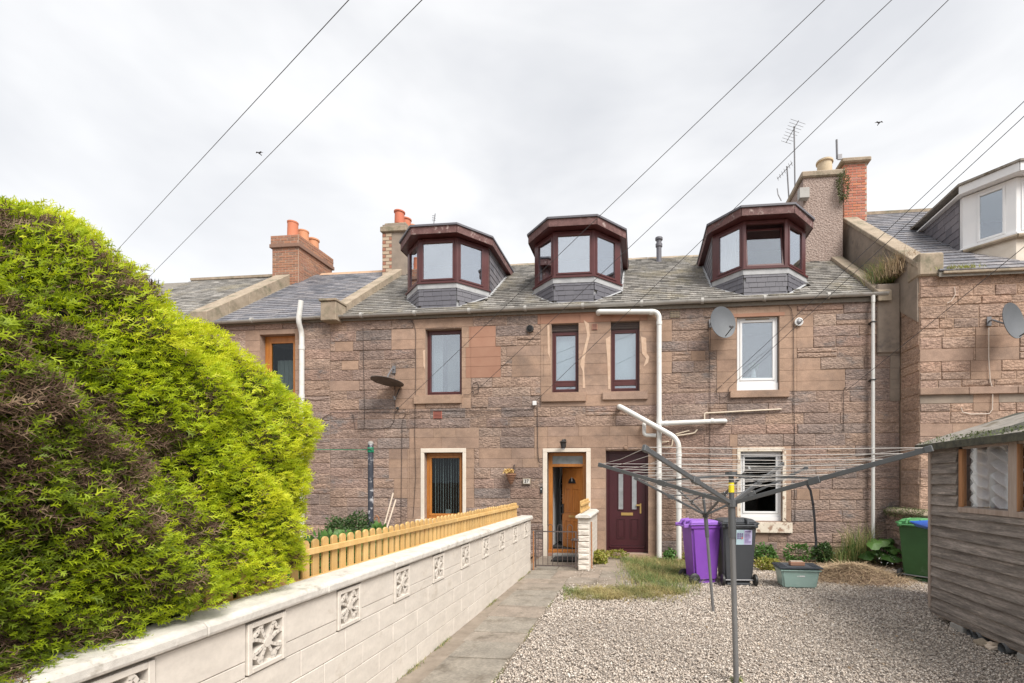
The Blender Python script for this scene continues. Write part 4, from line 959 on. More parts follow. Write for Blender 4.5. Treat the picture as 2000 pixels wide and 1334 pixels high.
def arc(pts, rad, n=6):
    """round the corners of a polyline"""
    P_ = [Vector(p) for p in pts]; outp = [P_[0]]
    for a, b__, c_ in zip(P_[:-2], P_[1:-1], P_[2:]):
        d0 = (a-b__).normalized(); d1 = (c_-b__).normalized(); r_ = min(rad, (a-b__).length*.45, (c_-b__).length*.45)
        s_, e_ = b__ + d0*r_, b__ + d1*r_
        for i in range(n+1):
            t = i/n; outp.append(s_*(1-t)**2 + b__*2*t*(1-t) + e_*t*t)
    outp.append(P_[-1]); return outp
def fp_(u, v, o=.1): return tuple(onY(u, v, YF-o))
yo = .13
a1 = Vector(fp_(1168,608,yo)); a2 = Vector(fp_(1283,609,yo)); a3 = Vector(fp_(1287,1092,yo)); a3.x = fx(1287)+.0; a2.x = a3.x
pipe('soil_pipe', arc([(a1.x, YF+.02, a1.z-.01), (a1.x, YF-yo, a1.z-.01), a2, (a3.x, YF-yo, .03)], .16), .058, M_pipe, collars=[((a2.x-.22, YF-yo, a2.z), (a2.x-.14, YF-yo, a2.z)), ((a2.x, YF-yo, a2.z-.22), (a2.x, YF-yo, a2.z-.3)), ((a2.x, YF-yo, 3.15), (a2.x, YF-yo, 3.05)), ((a2.x, YF-yo, 1.95), (a2.x, YF-yo, 1.88))], lab='tall pale soil pipe with a bend under the gutter')
yo = .26
b1 = Vector(fp_(1209,793,yo)); b2 = Vector(fp_(1318,858,yo)); b3 = Vector(fp_(1326,1092,yo)); b2.x = b3.x
pipe('soil_pipe', arc([(b1.x, YF+.02, b1.z), (b1.x, YF-yo, b1.z), b2, (b3.x, YF-yo, .02)], .22), .058, M_pipe, collars=[((b3.x, YF-yo, 1.32), (b3.x, YF-yo, 1.16)), ((b3.x, YF-yo, b2.z-.3), (b3.x, YF-yo, b2.z-.38))], lab='slanting pale soil pipe crossing over the others')
c1 = Vector(fp_(1290,827,.13)); c2 = Vector(fp_(1417,822,.13))
pipe('soil_pipe', arc([c1, c2, (c2.x+.0, YF+.02, c2.z)], .1), .052, M_pipe, collars=[(c1+Vector((.1,0,0)), c1+Vector((.17,0,.002))), (c2-Vector((.32,0,.002)), c2-Vector((.26,0,0)))], lab='short level soil pipe under the white window')
d1_ = Vector(fp_(1258,838,.12)); pipe('soil_pipe', arc([(d1_.x, YF+.02, d1_.z+.12), (d1_.x, YF-.12, d1_.z+.12), (d1_.x, YF-.12, d1_.z-.14), (fx(1281), YF-.12, d1_.z-.15)], .08), .045, M_pipe, lab='small bent soil pipe stub')
for pl, r_ in (([(1376,820),(1376,807),(1526,799)], .016), ([(1320,848),(1346,841)], .016), ([(1322,851),(1356,846),(1362,839)], .016), ([(1293,872),(1312,872),(1314,858)], .014), ([(1290,864),(1306,862)], .014)):
    P_ = [fp_(u, v, .055) for u, v in pl]; P_.append((P_[-1][0], YF+.01, P_[-1][2])); pipe('waste_pipe', arc(P_, .04), r_, M_pipeW, n=8)
dx_ = fx(1699.5)
pipe('downpipe', [(dx_, YF-.13, 5.8), (dx_, YF-.13, .08)], .036, M_pipe, collars=[((dx_, YF-.13, 5.77), (dx_, YF-.13, 5.62)), ((dx_, YF-.13, 2.16), (dx_, YF-.13, 2.06))], clips=[(dx_, YF-.13, z_) for z_ in (5.2, 3.95, 2.35)], lab='white downpipe at the right end of the wall')
# ---- vents, lamp, plate, bell, boxes
def grille(u0, v0, u1, v1, m, nx_, nz_, hole=M_coat, lab=None):
    x0, x1, z0, z1 = FR(u0, v0, u1, v1); o = MB().box(x0, x1, YF-.028, YF-.002, z0, z1).build('air_vent', m, house, bevel=.003)
    if lab: o['label'] = lab
    h = MB()
    for i in range(nx_):
        for j in range(nz_):
            a = x0 + (x1-x0)*(i+.22)/nx_ if nx_ > 1 else x0+.015; b__ = x0 + (x1-x0)*(i+.78)/nx_ if nx_ > 1 else x1-.015
            c_ = z0 + (z1-z0)*(j+.25)/nz_; d_ = z0 + (z1-z0)*(j+.75)/nz_; h.box(a, b__, YF-.0295, YF-.0282, c_, d_)
    h.build('vent_holes', hole, o)
grille(1308,608,1328,621, M_skew, 7, 4, lab='pale stone coloured air vent'); grille(1156,633,1167,645, M_red, 1, 5, M_mar, lab='small brown air vent'); grille(847,803,864,818, M_brick, 1, 6, M_mar, lab='terracotta air vent')
for (u, v, r_, m, m2, lab) in ((1036,643,.085,M_blk,M_coat,'round black extractor outlet'), (1559,630,.09,M_white,M_aer,'round white extractor outlet'), (1223,873,.055,M_ash,M_ash,'round capped pipe stub over the maroon door')):
    p = onY(u, v, YF); o = MB().lathe((p.x, YF-.06, p.z), [(r_,0.06),(r_,.0),(r_*.8,-.005),(r_*.75,.01),(r_*.3,.0)], 20, 'y').build('round_vent', m, house, smooth=True); o['label'] = lab
    if m2 is not m: MB().lathe((p.x, YF-.064, p.z), [(r_*.6,0),(r_*.5,-.008),(.001,-.01)], 16, 'y').build('vent_cover', m2, o, smooth=True)
# door frame mat of the right end: rendered strip hiding the joint with the next house is part of that house
# ================================================================== LEFT HOUSE and the one beyond
LX0 = -10.95
house2 = empty('terraced_house', ((LX0+XL)/2, YF, 0), label='left hand sandstone house with blue grey slates behind the hedge', cat='house')
OPL = onY(508,652,YF).x, onY(577,652,YF).x, 3.75, fz(540,653)
wl2 = MB(); wall_plane(wl2, LX0, XL-.004, -.1, EZ-.02, [OPL], TF, .45); wl2 = wl2.build('wall', M_mort, house2)
masonry(wl2, LX0, XL-.004, -.1, EZ-.02, [OPL], [PT(480,636,588,655), PT(480,650,508,800), PT(577,650,590,800)], TF, mats, [.26,.24,.27], .4, .9, 9, 150, vis=lambda c: c[0] > -9.9 and c[3] > 1.0)
b = MB(); b.box(LX0+.01, XL-.01, 17.85, 17.95, 0, EZ); b.box(LX0+.01, LX0+.1, YF+.45, 17.85, 0, EZ); b.box(LX0+.1, XL-.01, 13.4, 13.5, 0, EZ); b.box(LX0+.1, XL-.01, YF+.45, 13.4, 2.8, 2.9); b.build('inner_walls', M_room, house2)
roof2 = roof_core(house2, LX0, XL-.02)
rng = random.Random(8); mb = MB(); slates(mb, (LX0+.3, 10.80, EZ-.025), (1,0,0), VD, NR, XL-LX0-.32, LEN+.02, .3, .165, rng, th=.014)
tag(mb.build('slates', M_slateB, roof2, tones=True), kind='stuff')
mb = MB(); x = LX0+.6
M_rt = mat('clay_ridge', (.42,.26,.17), (.5,.34,.22), scale=5)
while x < XL-.4: mb.prism([(x, RY-.14, RZ-.09), (x, RY-.02, RZ+.045), (x, RY+.02, RZ+.045), (x, RY+.14, RZ-.09)], (.44, 0, 0)); x += .45
tag(mb.build('ridge_tiles', M_rt, roof2), kind='stuff')
skew(roof2, LX0-.35, LX0+.12, y1=RY-.4, putt=False, up=.3)
wq = win(house2, OPL, M_oak, y=.16, fw=.13, sash=.05, glassm=M_gld, label='golden oak upper window half hidden by the hedge')
curtain(wq, OPL[0]+.15, OPL[1]-.15, OPL[2]+.1, OPL[3]-.55, YF+.4, M_net)
g2 = gutter(LX0, XL-.002, 5.745, 5.785, YF-.13, .058); g2.tube([(XL-.05, YF-.13, 5.77), (XL+.01, YF-.13, 5.773)], .068, 12)
for q in (-8.3, -9.6): g2.tube([(q-.03, YF-.13, 5.755), (q+.03, YF-.13, 5.756)], .066, 12)
g2.build('gutter', M_gut, house2, smooth=True)
p0 = onY(587,588,YF-.2); p1 = onY(584,628,YF-.2); p2 = onY(588,650,YF-.09)
pipe('downpipe', arc([(p0.x+.03, YF-.22, p0.z), (p1.x, YF-.22, p1.z), (p2.x+.02, YF-.09, p2.z), (p2.x+.02, YF-.09, .3)], .1), .058, M_pipe, house2, collars=[((p2.x+.02, YF-.09, 5.1), (p2.x+.02, YF-.09, 5.0)), ((p2.x+.02, YF-.09, 3.9), (p2.x+.02, YF-.09, 3.8))], lab='white vent pipe rising past the gutter')
c3 = MB().box(-11.43, -10.55, 13.6, 15.2, 7.0, 9.3).build('chimney_stack', M_bm, house2); c3['label'] = 'long brown brick chimney with three terracotta pots'
brickwork(c3, -11.43, -10.55, 13.6, 15.2, 7.35, 9.02, M_brickB, 6, 'f r')
MB().box(-11.49, -10.49, 13.54, 15.26, 9.02, 9.14).build('corbel_course', M_brickB, c3, bevel=.012)
brickwork(c3, -11.46, -10.52, 13.57, 15.23, 9.14, 9.40, M_brickB, 7, 'f r')
MB().box(-11.46, -10.52, 13.57, 15.23, 9.14, 9.40).build('chimney_cap', M_bm, c3); MB().box(-11.38, -10.6, 13.65, 15.15, 9.4, 9.45).build('flaunching', M_skew, c3, bevel=.015)
for i, (h_, rm) in enumerate(((.55, False), (.52, False), (.5, True))): pot(c3, -10.99, 13.92+i*.48, 9.44, h_, .16, rim=rm)
house3 = empty('terraced_house', (-13.5, YF, 0), label='farthest left house of which only a strip of mossy slate roof shows', cat='house')
MB().box(-17, LX0-.36, YF, 17.9, -.1, EZ-.05).build('wall', M_mort, house3)
roof3 = roof_core(house3, -17, LX0-.36)
mb = MB(); slates(mb, (-15, 10.80, EZ-.025), (1,0,0), VD, NR, 15+LX0-.37, LEN+.02, .27, .16, rng); tag(mb.build('slates', M_slate, roof3, tones=True), kind='stuff')
mb = MB(); mb.box(-15, LX0-.37, RY-.1, RY+.1, RZ-.02, RZ+.06); mb.build('ridge', M_skew, roof3)

# ================================================================== RIGHT HOUSE
RX, RYF, REZ, RRZ = 5.64, 10.2, 6.0, 9.42
house4 = empty('terraced_house', (8, RYF, 0), label='right hand pink stone house standing forward with a white bay dormer', cat='house')
TR = lambda x, z, p: (x, RYF - p, z)
TS = lambda y, z, p: (RX - p, y, z)
w4_ = MB(); w4_.box(RX, 12.5, RYF, RYF+.5, -.1, REZ); w4_.box(RX, RX+.4, RYF+.5, 17.8, -.1, REZ); w4_.box(12.1, 12.5, RYF+.5, 17.8, -.1, REZ); w4_.box(RX+.4, 12.1, 17.4, 17.8, -.1, REZ)
rs_ = (RRZ-REZ)/(RY-RYF)
w4_.prism([(RX, RYF+.01, REZ-.02), (RX, RY, RRZ+.05), (RX, 17.8, REZ-.02)], (.38, 0, 0))
wr = w4_.build('wall', M_mortR, house4)
matsR = {'rub': M_rubR, 'ash': M_ash, 'cem': M_cem, 'red': M_red}
PR = lambda u0, v0, u1, v1, k='ash': (onY(u0,900,RYF).x, onY(u1,900,RYF).x, onY((u0+u1)/2,v1,RYF).z, onY((u0+u1)/2,v0,RYF).z, k)
masonry(wr, RX, 9.2, -.1, REZ-.04, [], [PR(1790,760,2100,778,'cem'), PR(1795,680,1900,712), PR(1895,700,1955,735), PR(1905,640,1990,700), PR(1860,830,1990,870), PR(1900,775,1950,800), PR(1795,830,1860,860)], TR, matsR, [.24,.17,.2,.27,.16,.22,.25], .25, .75, 21, 140, vis=lambda c: c[0] < 8.2 and c[2] > 1.5)
masonry(wr, RYF, YF-.03, -.1, 5.6, [], [], TS, matsR, [.25,.3,.22], .3, .7, 22, 60)
bc = MB(); x = RX - .03
while x < 9.0:
    w_ = random.uniform(.8, 1.2); MB().box(x+.004, x+w_-.004, RYF-.07, RYF+.02, 3.5, 3.64).build('band_course', M_ash, wr, bevel=.008); x += w_
# cement dressed strip and skew wall over the lower roof
gw = MB(); y0_, y1_ = RYF+.02, 13.75
zf_ = lambda y: REZ + (y-RYF)*rs_
gw.prism([(RX-.035, y0_, 5.0), (RX-.035, y1_, 7.4), (RX-.035, y1_, zf_(y1_)+.12), (RX-.035, y0_, zf_(y0_)+.12)], (.05, 0, 0)); gw.build('gable_render', M_cem, house4)
MB().box(RX-.5, RX-.036, YF-.06, YF+.2, 4.55, 6.05).build('rendered_corner', M_cem, house4, bevel=.02)
n_ = 6
for i in range(n_):
    a, c_ = RYF - .05 + (13.7-RYF)*i/n_ + .004, RYF - .05 + (13.7-RYF)*(i+1)/n_ - .004
    MB().prism([(RX-.08, a, zf_(a)+.1), (RX-.08, c_, zf_(c_)+.1), (RX-.08, c_, zf_(c_)+.22), (RX-.08, a, zf_(a)+.22)], (.38, 0, 0)).build('coping_stone', M_skew, house4, bevel=.012)
MB().box(RX-.06, RX+.42, RYF-.08, RYF+.35, REZ-.1, REZ+.36).build('skewputt', M_skew, house4, bevel=.03)
t = .1; rr = MB(); rr.prism([(RX+.3, RYF-.12, REZ-.06), (RX+.3, RY, RRZ-.03), (RX+.3, 17.9, REZ-.06), (RX+.3, 17.9, REZ-.18), (RX+.3, RY, RRZ-.2), (RX+.3, RYF-.12, REZ-.16)], (12.4-RX-.3, 0, 0)); roof4 = rr.build('roof', M_bed, house4)
VD4 = Vector((0, RY-RYF, RRZ-REZ)).normalized(); NR4 = Vector((0, -(RRZ-REZ), RY-RYF)).normalized(); BX, BYF, BA, BW = 8.2, 10.42, .62, 1.2
mb = MB()
def cl4(u, v):
    x = RX+.3+u; y = RYF-.14 + v*VD4.y
    return not (BYF-.02 < y < 13 and abs(x-BX) < BW/2+BA-.02 and (y > BYF+BA or abs(x-BX) < BW/2+(y-BYF)))
slates(mb, (RX+.3, RYF-.14, REZ-.05), (1,0,0), VD4, NR4, 4.6, (RY-RYF)/VD4.y+.12, .3, .2, rng, cl4, th=.016); tag(mb.build('slates', M_slateB, roof4, tones=True), kind='stuff')
MB().box(RX+.3, 12.3, RY-.12, RY+.12, RRZ-.02, RRZ+.07).build('ridge', M_skew, roof4)
MB().box(RX+.36, 9.4, RYF-.16, RYF-.02, REZ-.11, REZ-.06).build('eaves_board', M_skew, house4, bevel=.01)
# big white dormer
EZ_s, SL_s = EZ, SL
def with_roof(ez, sl_):
    global EZ, SL
    EZ, SL = ez, sl_
with_roof(REZ + (10.85-RYF)*rs_, rs_)
D4 = dormer(house4, BX, zs=6.78, zh=7.93, frm=M_upvc, yf=BYF, W_=BW, A_=BA, white=True, lab='white bay dormer on the right hand roof')
with_roof(EZ_s, SL_s)
MB().box(BX-1.1, BX+1.1, 12.2, 12.25, 6.6, 8.0).build('dormer_backing', M_room, house4)
o_ = .07
lg = MB(); P4 = [(-BW/2-BA, BYF+BA), (-BW/2, BYF), (BW/2, BYF), (BW/2+BA, BYF+BA)]
for k in range(3): lg.tube([(BX+P4[k][0], P4[k][1]-.03, 6.735), (BX+P4[k+1][0], P4[k+1][1]-.03, 6.735)], .045, 8)
lg.build('rolled_lead', M_skew, D4, smooth=True)
# red brick chimney
bx0 = RX-.02; c5 = MB().box(bx0, bx0+.60, 13.72, 15.1, 8.4, 10.54).build('chimney_stack', M_bm, house4); c5['label'] = 'bright red brick chimney of the right hand house'
brickwork(c5, bx0, bx0+.60, 13.72, 15.1, 8.75, 10.52, M_brick, 12, 'f l r')
MB().box(bx0-.09, bx0+.69, 13.62, 15.2, 10.54, 10.67).build('chimney_cap', M_moss if False else M_skew, c5, bevel=.03)

# ---- plants rooted in the skew gutters
def tuft(name, c, r, n, h, m, seed, label, group=None, lean=.7, cat='weeds'):
    rs = np.random.RandomState(seed); B = np.array(c) + np.stack([rs.normal(size=n)*r[0], rs.normal(size=n)*r[1], np.zeros(n)], 1)
    o = blades(name, B, h, m, seed=seed, lean=lean, w=.005); o['label'] = label; o['category'] = cat
    if group: o['group'] = group
    tag(o, kind='thing'); return o
def leafy(name, c, r, n, size, m, seed, label, cat='plant', stems=5, **kw):
    e = empty(name, (c[0], c[1], max(c[2]-r[2], 0.0)), label=label, cat=cat)
    P = cloud(c, r, n, seed); leaves('foliage', P, size, m, e, seed=seed, **kw)
    q = MB(); rg = random.Random(seed)
    for i in range(stems): q.tube([(c[0]+rg.uniform(-.1,.1)*r[0], c[1]+rg.uniform(-.1,.1)*r[1], max(c[2]-r[2]-.02, 0)), (c[0]+rg.uniform(-.6,.6)*r[0], c[1]+rg.uniform(-.6,.6)*r[1], c[2]+rg.uniform(0,.7)*r[2])], .006, 4, r1=.003)
    q.build('stem', M_twig, e); return e
pz = lambda u, v, Y: tuple(onY(u, v, Y))
tuft('weeds', pz(1718,560,11.3), (.12,.22), 420, .62, M_grass, 31, 'tall grassy weeds growing from the valley beside the right dormer roof')
tuft('weeds', pz(1743,545,11.0), (.14,.2), 460, .5, M_straw, 32, 'brown dried weeds on the right hand skew')
tuft('weeds', pz(1773,530,10.8), (.12,.1), 320, .4, M_straw, 33, 'reddish dry weeds next to the corner skewputt')
leafy('plant', (hx1-.03, 13.2, 9.62), (.14,.08,.42), 700, .045, M_leafM2, 34, 'dark trailing plant between the harled and red brick chimneys')
tuft('moss_tuft', (6.35, 10.08, 5.99), (.18,.03), 160, .09, M_leafY, 35, 'yellow green moss along the right hand eaves', cat='moss')

# ================================================================== fixtures on the walls
def dish(name, label, c, aim, size, m, pivot, arm_dir=-1):
    """c centre, aim direction, pivot wall point"""
    d = empty(name, pivot, label=label, cat='satellite dish'); c, aim, pivot = Vector(c), Vector(aim).normalized(), Vector(pivot)
    q = aim.to_track_quat('Z', 'Y').to_matrix(); mb_ = MB(); nr, ns = 6, 28; V = []; Fs = []
    for side in (0, 1):
        for i in range(nr+1):
            for k in range(ns):
                a = 2*math.pi*k/ns; r_ = size*i/nr + 1e-4; p = Vector((r_*math.cos(a)*.92, r_*math.sin(a)*1.05, .16*r_*r_/size - side*.012))
                V.append(tuple(c + q @ p))
        o_ = side*(nr+1)*ns
        for i in range(nr):
            for k in range(ns): Fs.append((o_+i*ns+k, o_+i*ns+(k+1)%ns, o_+(i+1)*ns+(k+1)%ns, o_+(i+1)*ns+k))
    o_ = (nr+1)*ns
    for k in range(ns): Fs.append((nr*ns+k, nr*ns+(k+1)%ns, o_+nr*ns+(k+1)%ns, o_+nr*ns+k))
    mb_.add(V, Fs); mb_.build('reflector', m, d, smooth=True)
    low = c + q @ Vector((0, -size*1.0, .1)); foc = c + q @ Vector((0, -size*.75, size*1.1))
    mb_ = MB(); mb_.tube([low, foc], .011, 6); mb_.build('feed_arm', M_blk, d)
    mb_ = MB(); mb_.tube([foc - (foc-c).normalized()*.0, foc + (c-foc).normalized()*.09], .03, 10); mb_.build('receiver', M_aer, d, smooth=True)
    mb_ = MB(); back = c - aim*.03; mb_.tube([back, back - aim*.07, pivot + Vector((0,-.1,0)), pivot], .017, 8); mb_.box(pivot.x-.04, pivot.x+.04, pivot.y-.02, pivot.y, pivot.z-.09, pivot.z+.09)
    mb_.build('bracket', M_aer, d); return d
WF = YF - .03
c = onY(757,741,YF-.36); pv = onY(770,722,WF); dish('satellite_dish', 'dull rusty satellite dish tipped face down on the left of the wall', c, (-.05,-.14,-1), .37, M_dishD, pv)
c = onY(1410,631,YF-.32); pv = onY(1388,632,WF); dish('satellite_dish', 'round grey satellite dish beside the white upper window', c, (.42,-1,.12), .34, M_dish, pv)
c = onY(1974,628,RYF-.38); pv = onY(1931,628,RYF-.03); dish('satellite_dish', 'grey satellite dish on the right hand house seen from the side', c, (.42,-.9,.12), .34, M_dish, pv)
def cab(label, pts, r=.006, m=M_cable, Y=YF-.034, cat='cable', px=True, name='cable'):
    P_ = [onY(u, v, Y) for u, v in pts] if px else pts
    q = MB(); q.tube(P_, r, 6); o = q.build(name, m); tag(o, label, cat, kind='thing'); return o
cab('dark cable running down the wall left of the grounded dish', [(709,640),(710,700),(712,806),(711,838)])
cab('cable curving down from under the gutter left of the upper maroon window', [(800,622),(809,634),(812,650),(812,730),(810,850),(812,930),(807,1010)])
cab('cable hanging from the tipped dish with a loop along the wall', [(771,750),(772,800),(770,822),(762,834),(745,837),(720,838),(694,840),(690,815),(689,808)])
cab('long thin cable sagging across the wall from the hedge to the white box', [(624,830),(632,815),(648,806),(700,805),(780,806),(850,802),(940,802),(1000,801),(1042,799)])
cab('cable dropping down beside the basement window from a small hook', [(793,808),(787,818),(785,830),(784,930),(783,1022)])
cab('cable down the wall from the white box to the open door surround', [(1049,792),(1050,830),(1050,880),(1052,902)], .007)
cab('cable falling from the round grey dish', [(1388,645),(1386,700),(1387,790),(1386,900),(1389,935),(1390,1035)])
cab('cable running down past the right side of the white windows', [(1537,594),(1546,604),(1550,640),(1550,720),(1552,860),(1553,1010),(1552,1022),(1540,1020),(1532,1012)])
cab('short cable with a hooked top near the right downpipe', [(1655,756),(1650,757),(1647,768),(1648,800),(1648,842)])
cab('looped spare cable left of the white upper window sill', [(1410,752),(1398,762),(1400,772),(1412,778),(1422,772),(1424,757)])
cab('pale cable down the right hand house from its dish', [(1931,640),(1931,700),(1934,745),(1939,760),(1938,800),(1932,808),(1895,809),(1880,805),(1877,796)], .009, M_wcab, RYF-.04)
cab('short pale cable curling from the right hand eaves', [(1864,560),(1866,575),(1858,588),(1850,592)], .007, M_wcab, RYF-.04)
lp = []
for i in range(40): a = i*.42; lp.append((929 + 6.5*math.cos(a), 757 + 12*math.sin(a) + (i % 3)))
cab('coil of spare cable right of the upper maroon window', [(905,770),(915,771),(922,766)] + lp, .005)
p = onY(1045,788,WF); o = MB().box(p.x-.05, p.x+.04, WF-.05, WF, p.z-.05, p.z+.05).build('junction_box', M_white, bevel=.006); tag(o, 'small white junction box between the two upper sills', 'junction box')
p = onY(778,798,WF); o = MB().lathe((p.x, WF-.05, p.z), [(.02,.05),(.035,.02),(.035,0),(.015,-.01)], 12, 'y').build('insulator', M_blk, smooth=True); tag(o, 'small black wire insulator under the tipped dish', 'insulator')
# wall lamp
p = onY(1102,868,WF); lamp = empty('wall_lamp', (p.x, WF, p.z-.1), label='black lantern lamp over the open oak door', cat='lamp')
q = MB(); q.box(p.x-.045, p.x+.045, WF-.02, WF, p.z-.06, p.z+.12); q.build('back_plate', M_blk, lamp, bevel=.005)
q = MB(); q.tube([(p.x, WF-.02, p.z+.06), (p.x, WF-.12, p.z+.08), (p.x, WF-.16, p.z+.04)], .012, 6); q.build('arm', M_blk, lamp)
MB().lathe((p.x, WF-.16, p.z-.12), [(.03,0),(.045,.02),(.07,.15),(.095,.16),(.03,.2),(.01,.23)], 8).build('lantern', M_blk, lamp); MB().lathe((p.x, WF-.16, p.z-.14), [(.02,0),(.04,.02),(.03,.03)], 8).build('lantern_glass', M_white, lamp)
# number plate 37
p = onY(1029,940,WF); plate = empty('house_number_plate', (p.x, WF, p.z-.06), label='small grey plate with the number 37 beside the open door', cat='number plate')
MB().box(p.x-.095, p.x+.095, WF-.025, WF, p.z-.07, p.z+.07).build('plate', M_skew, plate, bevel=.004); MB().box(p.x-.075, p.x+.075, WF-.029, WF-.0255, p.z-.052, p.z+.052).build('plate_face', M_cop, plate)
def text(body, size, loc, m, name, parent):
    return text_(body, size, loc, m, name, parent)
def text_(body, size, loc, m, name, parent):
    cu = bpy.data.curves.new(name, 'FONT'); cu.body = body; cu.size = size; cu.extrude = .002; cu.align_x = 'CENTER'; cu.align_y = 'CENTER'; cu.offset = size*.012
    t_ = bpy.data.objects.new('lettering', cu); C.objects.link(t_); bpy.context.view_layer.update()
    me = bpy.data.meshes.new_from_object(t_.evaluated_get(bpy.context.evaluated_depsgraph_get())); bpy.data.objects.remove(t_)
    me.materials.clear(); me.materials.append(m); o = bpy.data.objects.new(name, me); C.objects.link(o); o.rotation_euler = (R(90), 0, 0)
    o.parent = parent; o.location = Vector(loc) - ORG[parent.name]; return o
text('37', .11, (p.x, WF-.032, p.z), M_coat, 'house_number', plate)
p = onY(1057,957,WF-.1+.07); bell = MB().box(p.x-.025, p.x+.025, WF-.03, WF-.002, p.z-.075, p.z+.075).build('door_entry_bell', M_blk, bevel=.006); tag(bell, 'slim black door bell on the cream door surround', 'door bell')
MB().box(p.x-.01, p.x+.01, WF-.033, WF-.0302, p.z+.01, p.z+.035).build('bell_button', M_white, bell)
p = onY(1067,950,YF+.02); o = MB().box(p.x-.02, p.x+.02, YF+.1, YF+.158, p.z-.05, p.z+.05).build('door_sensor', M_white, bevel=.005); tag(o, 'tiny white box on the oak door frame', 'sensor')
# wall basket
p = onY(1001,932,WF); bk = empty('wall_basket', (p.x, WF, p.z-.16), label='wicker wall basket of dried yellow flowers left of the number plate', cat='basket')
q = MB(); q.lathe((p.x, WF-.13, p.z-.17), [(.015,0),(.05,.06),(.09,.15),(.12,.24),(.125,.26),(.1,.26),(.09,.2)], 14); q.build('basket', M_wick, bk, smooth=True)
q = MB()
for k in range(6): q.lathe((p.x, WF-.13, p.z-.15+k*.038), [(.035+k*.0165,0),(.05+k*.0165,.01),(.035+k*.0165,.02)], 14)
q.build('wicker_ring', M_wick, bk, smooth=True)
leaves('dried_flower_heads', cloud((p.x-.06, WF-.14, p.z+.13), (.13,.09,.06), 260, 5, .2), .05, M_dry, bk, seed=4)
q = MB(); q.tube([(p.x+.05, WF-.02, p.z+.1), (p.x+.05, WF-.02, p.z+.3)], .012, 6); q.tube([(p.x+.05, WF-.02, p.z+.3), (p.x+.05, WF-.1, p.z+.26)], .01, 6); q.build('hook', M_iron, bk)
# window ledge things, coat in the hall
x0, x1, z0, z1 = OP['w4']; p = onY(1472,728,YF+.25); jug = empty('flower_jug', (p.x, YF+.25, p.z-.1), label='cream jug of green flowers inside the white upper window', cat='jug')
MB().lathe((p.x, YF+.25, p.z-.12), [(.04,0),(.055,.03),(.05,.1),(.035,.16),(.045,.19)], 14).build('jug_body', M_blind, jug, smooth=True)
leaves('flowers', cloud((p.x, YF+.25, p.z+.14), (.10,.07,.09), 220, 8, .2), .05, M_leafM, jug, seed=2)
MB().box(p.x-.4, p.x+.4, YF+.17, YF+.44, p.z-.16, p.z-.121).build('inner_ledge', M_upvc, jug)
p = onY(1097,985,YF+.9); coat = empty('hanging_coat', (p.x, YF+1.1, .7), label='black coat with white dots hanging in the hall behind the open door', cat='coat')
q = MB(); q.lathe((p.x+.02, YF+1.25, .75), [(.10,0),(.11,.3),(.10,.7),(.11,.95),(.08,1.15),(.04,1.25)], 12); q.build('coat_body', M_coat, coat, smooth=True)
q = MB(); rg = random.Random(4)
for i in range(40):
    a = rg.uniform(-2.9, -.2); z = rg.uniform(.8, 1.75); r_ = .105; q.lathe((p.x+.02+r_*math.cos(a), YF+1.25+r_*math.sin(a), z), [(.006,0),(.012,.01),(.006,.02)], 6)
q.build('white_dots', M_white, coat)
MB().box(p.x-.5, p.x+.1, YF+.5, YF+1.3, .135, .15).build('hall_rug', M_mat, house)

# aerials
def aerial(name, label, base, top, els, boom_dir, L_=1.0, seed=1, w=.28, nb=9):
    base, top = Vector(base), Vector(top); e = empty(name, base, label=label, cat='aerial'); q = MB(); q.tube([base, top], .022, 6); q.build('mast', M_aer, e)
    bd = Vector(boom_dir).normalized(); c0 = top - (top-base).normalized()*.06; q = MB(); q.tube([c0 - bd*L_*.35, c0 + bd*L_*.65], .010, 5); q.build('boom', M_aer, e)
    sd_ = bd.cross(Vector((0,0,1))).normalized()
    for i in range(nb):
        c_ = c0 - bd*L_*.3 + bd*L_*.93*i/(nb-1); ww = w*(1.15 - .05*i); MB().tube([c_ - sd_*ww, c_ + sd_*ww], .006, 4).build('aerial_rod', M_aer, e)
    return e
b_, t_ = onY(1553,382,14.6), onY(1551,247,14.6); aerial('tv_aerial', 'tallest television aerial on the harled chimney', b_, t_, 9, (-.3,.6,-.42), .6, w=.24, nb=8)
q = MB(); c_ = onY(1551,262,14.6); 
b_, t_ = onY(1541,390,14.9), onY(1537,325,14.9); aerial('tv_aerial', 'lower slanting television aerial left of the tall one', b_, t_, 8, (-.6,.3,-.55), .55, w=.12, nb=7)
b_, t_ = onY(1635,310,14.4), onY(1634,273,14.4); q = MB(); q.tube([b_, t_], .03, 6); q.box(b_.x, b_.x+.12, 14.35, 14.39, b_.z-.05, b_.z+.1); o = q.build('aerial_mast', M_aer); tag(o, 'short bare aerial pole by the red brick chimney', 'aerial')
b_, t_ = onY(1526,392,13.6), onY(1518,368,13.6); o = MB().tube([b_, (t_*.5+b_*.5)+Vector((-.03,0,0)), t_], .015, 5).build('aerial_mast', M_aer); tag(o, 'small bent rod standing behind the right dormer roof', 'aerial')
b_, t_ = onY(847,438,16), onY(850,417,16); q = MB(); q.tube([b_, t_], .014, 5)
for k in range(4): z_ = b_.z + .12 + k*.06; q.tube([(b_.x-.06, 16, z_), (b_.x+.07, 16, z_+.02)], .008, 4)
o = q.build('tv_aerial', M_aer); tag(o, 'tiny distant aerial above the left dormer roof', 'aerial')
p = onY(1570,382,13.25); q = MB(); q.box(p.x-.16, p.x+.1, 13.1, 13.28, p.z-.14, p.z+.14); o = q.build('aerial_bracket', M_gut, bevel=.01); tag(o, 'grey bracket strapped to the corner of the harled chimney', 'bracket')

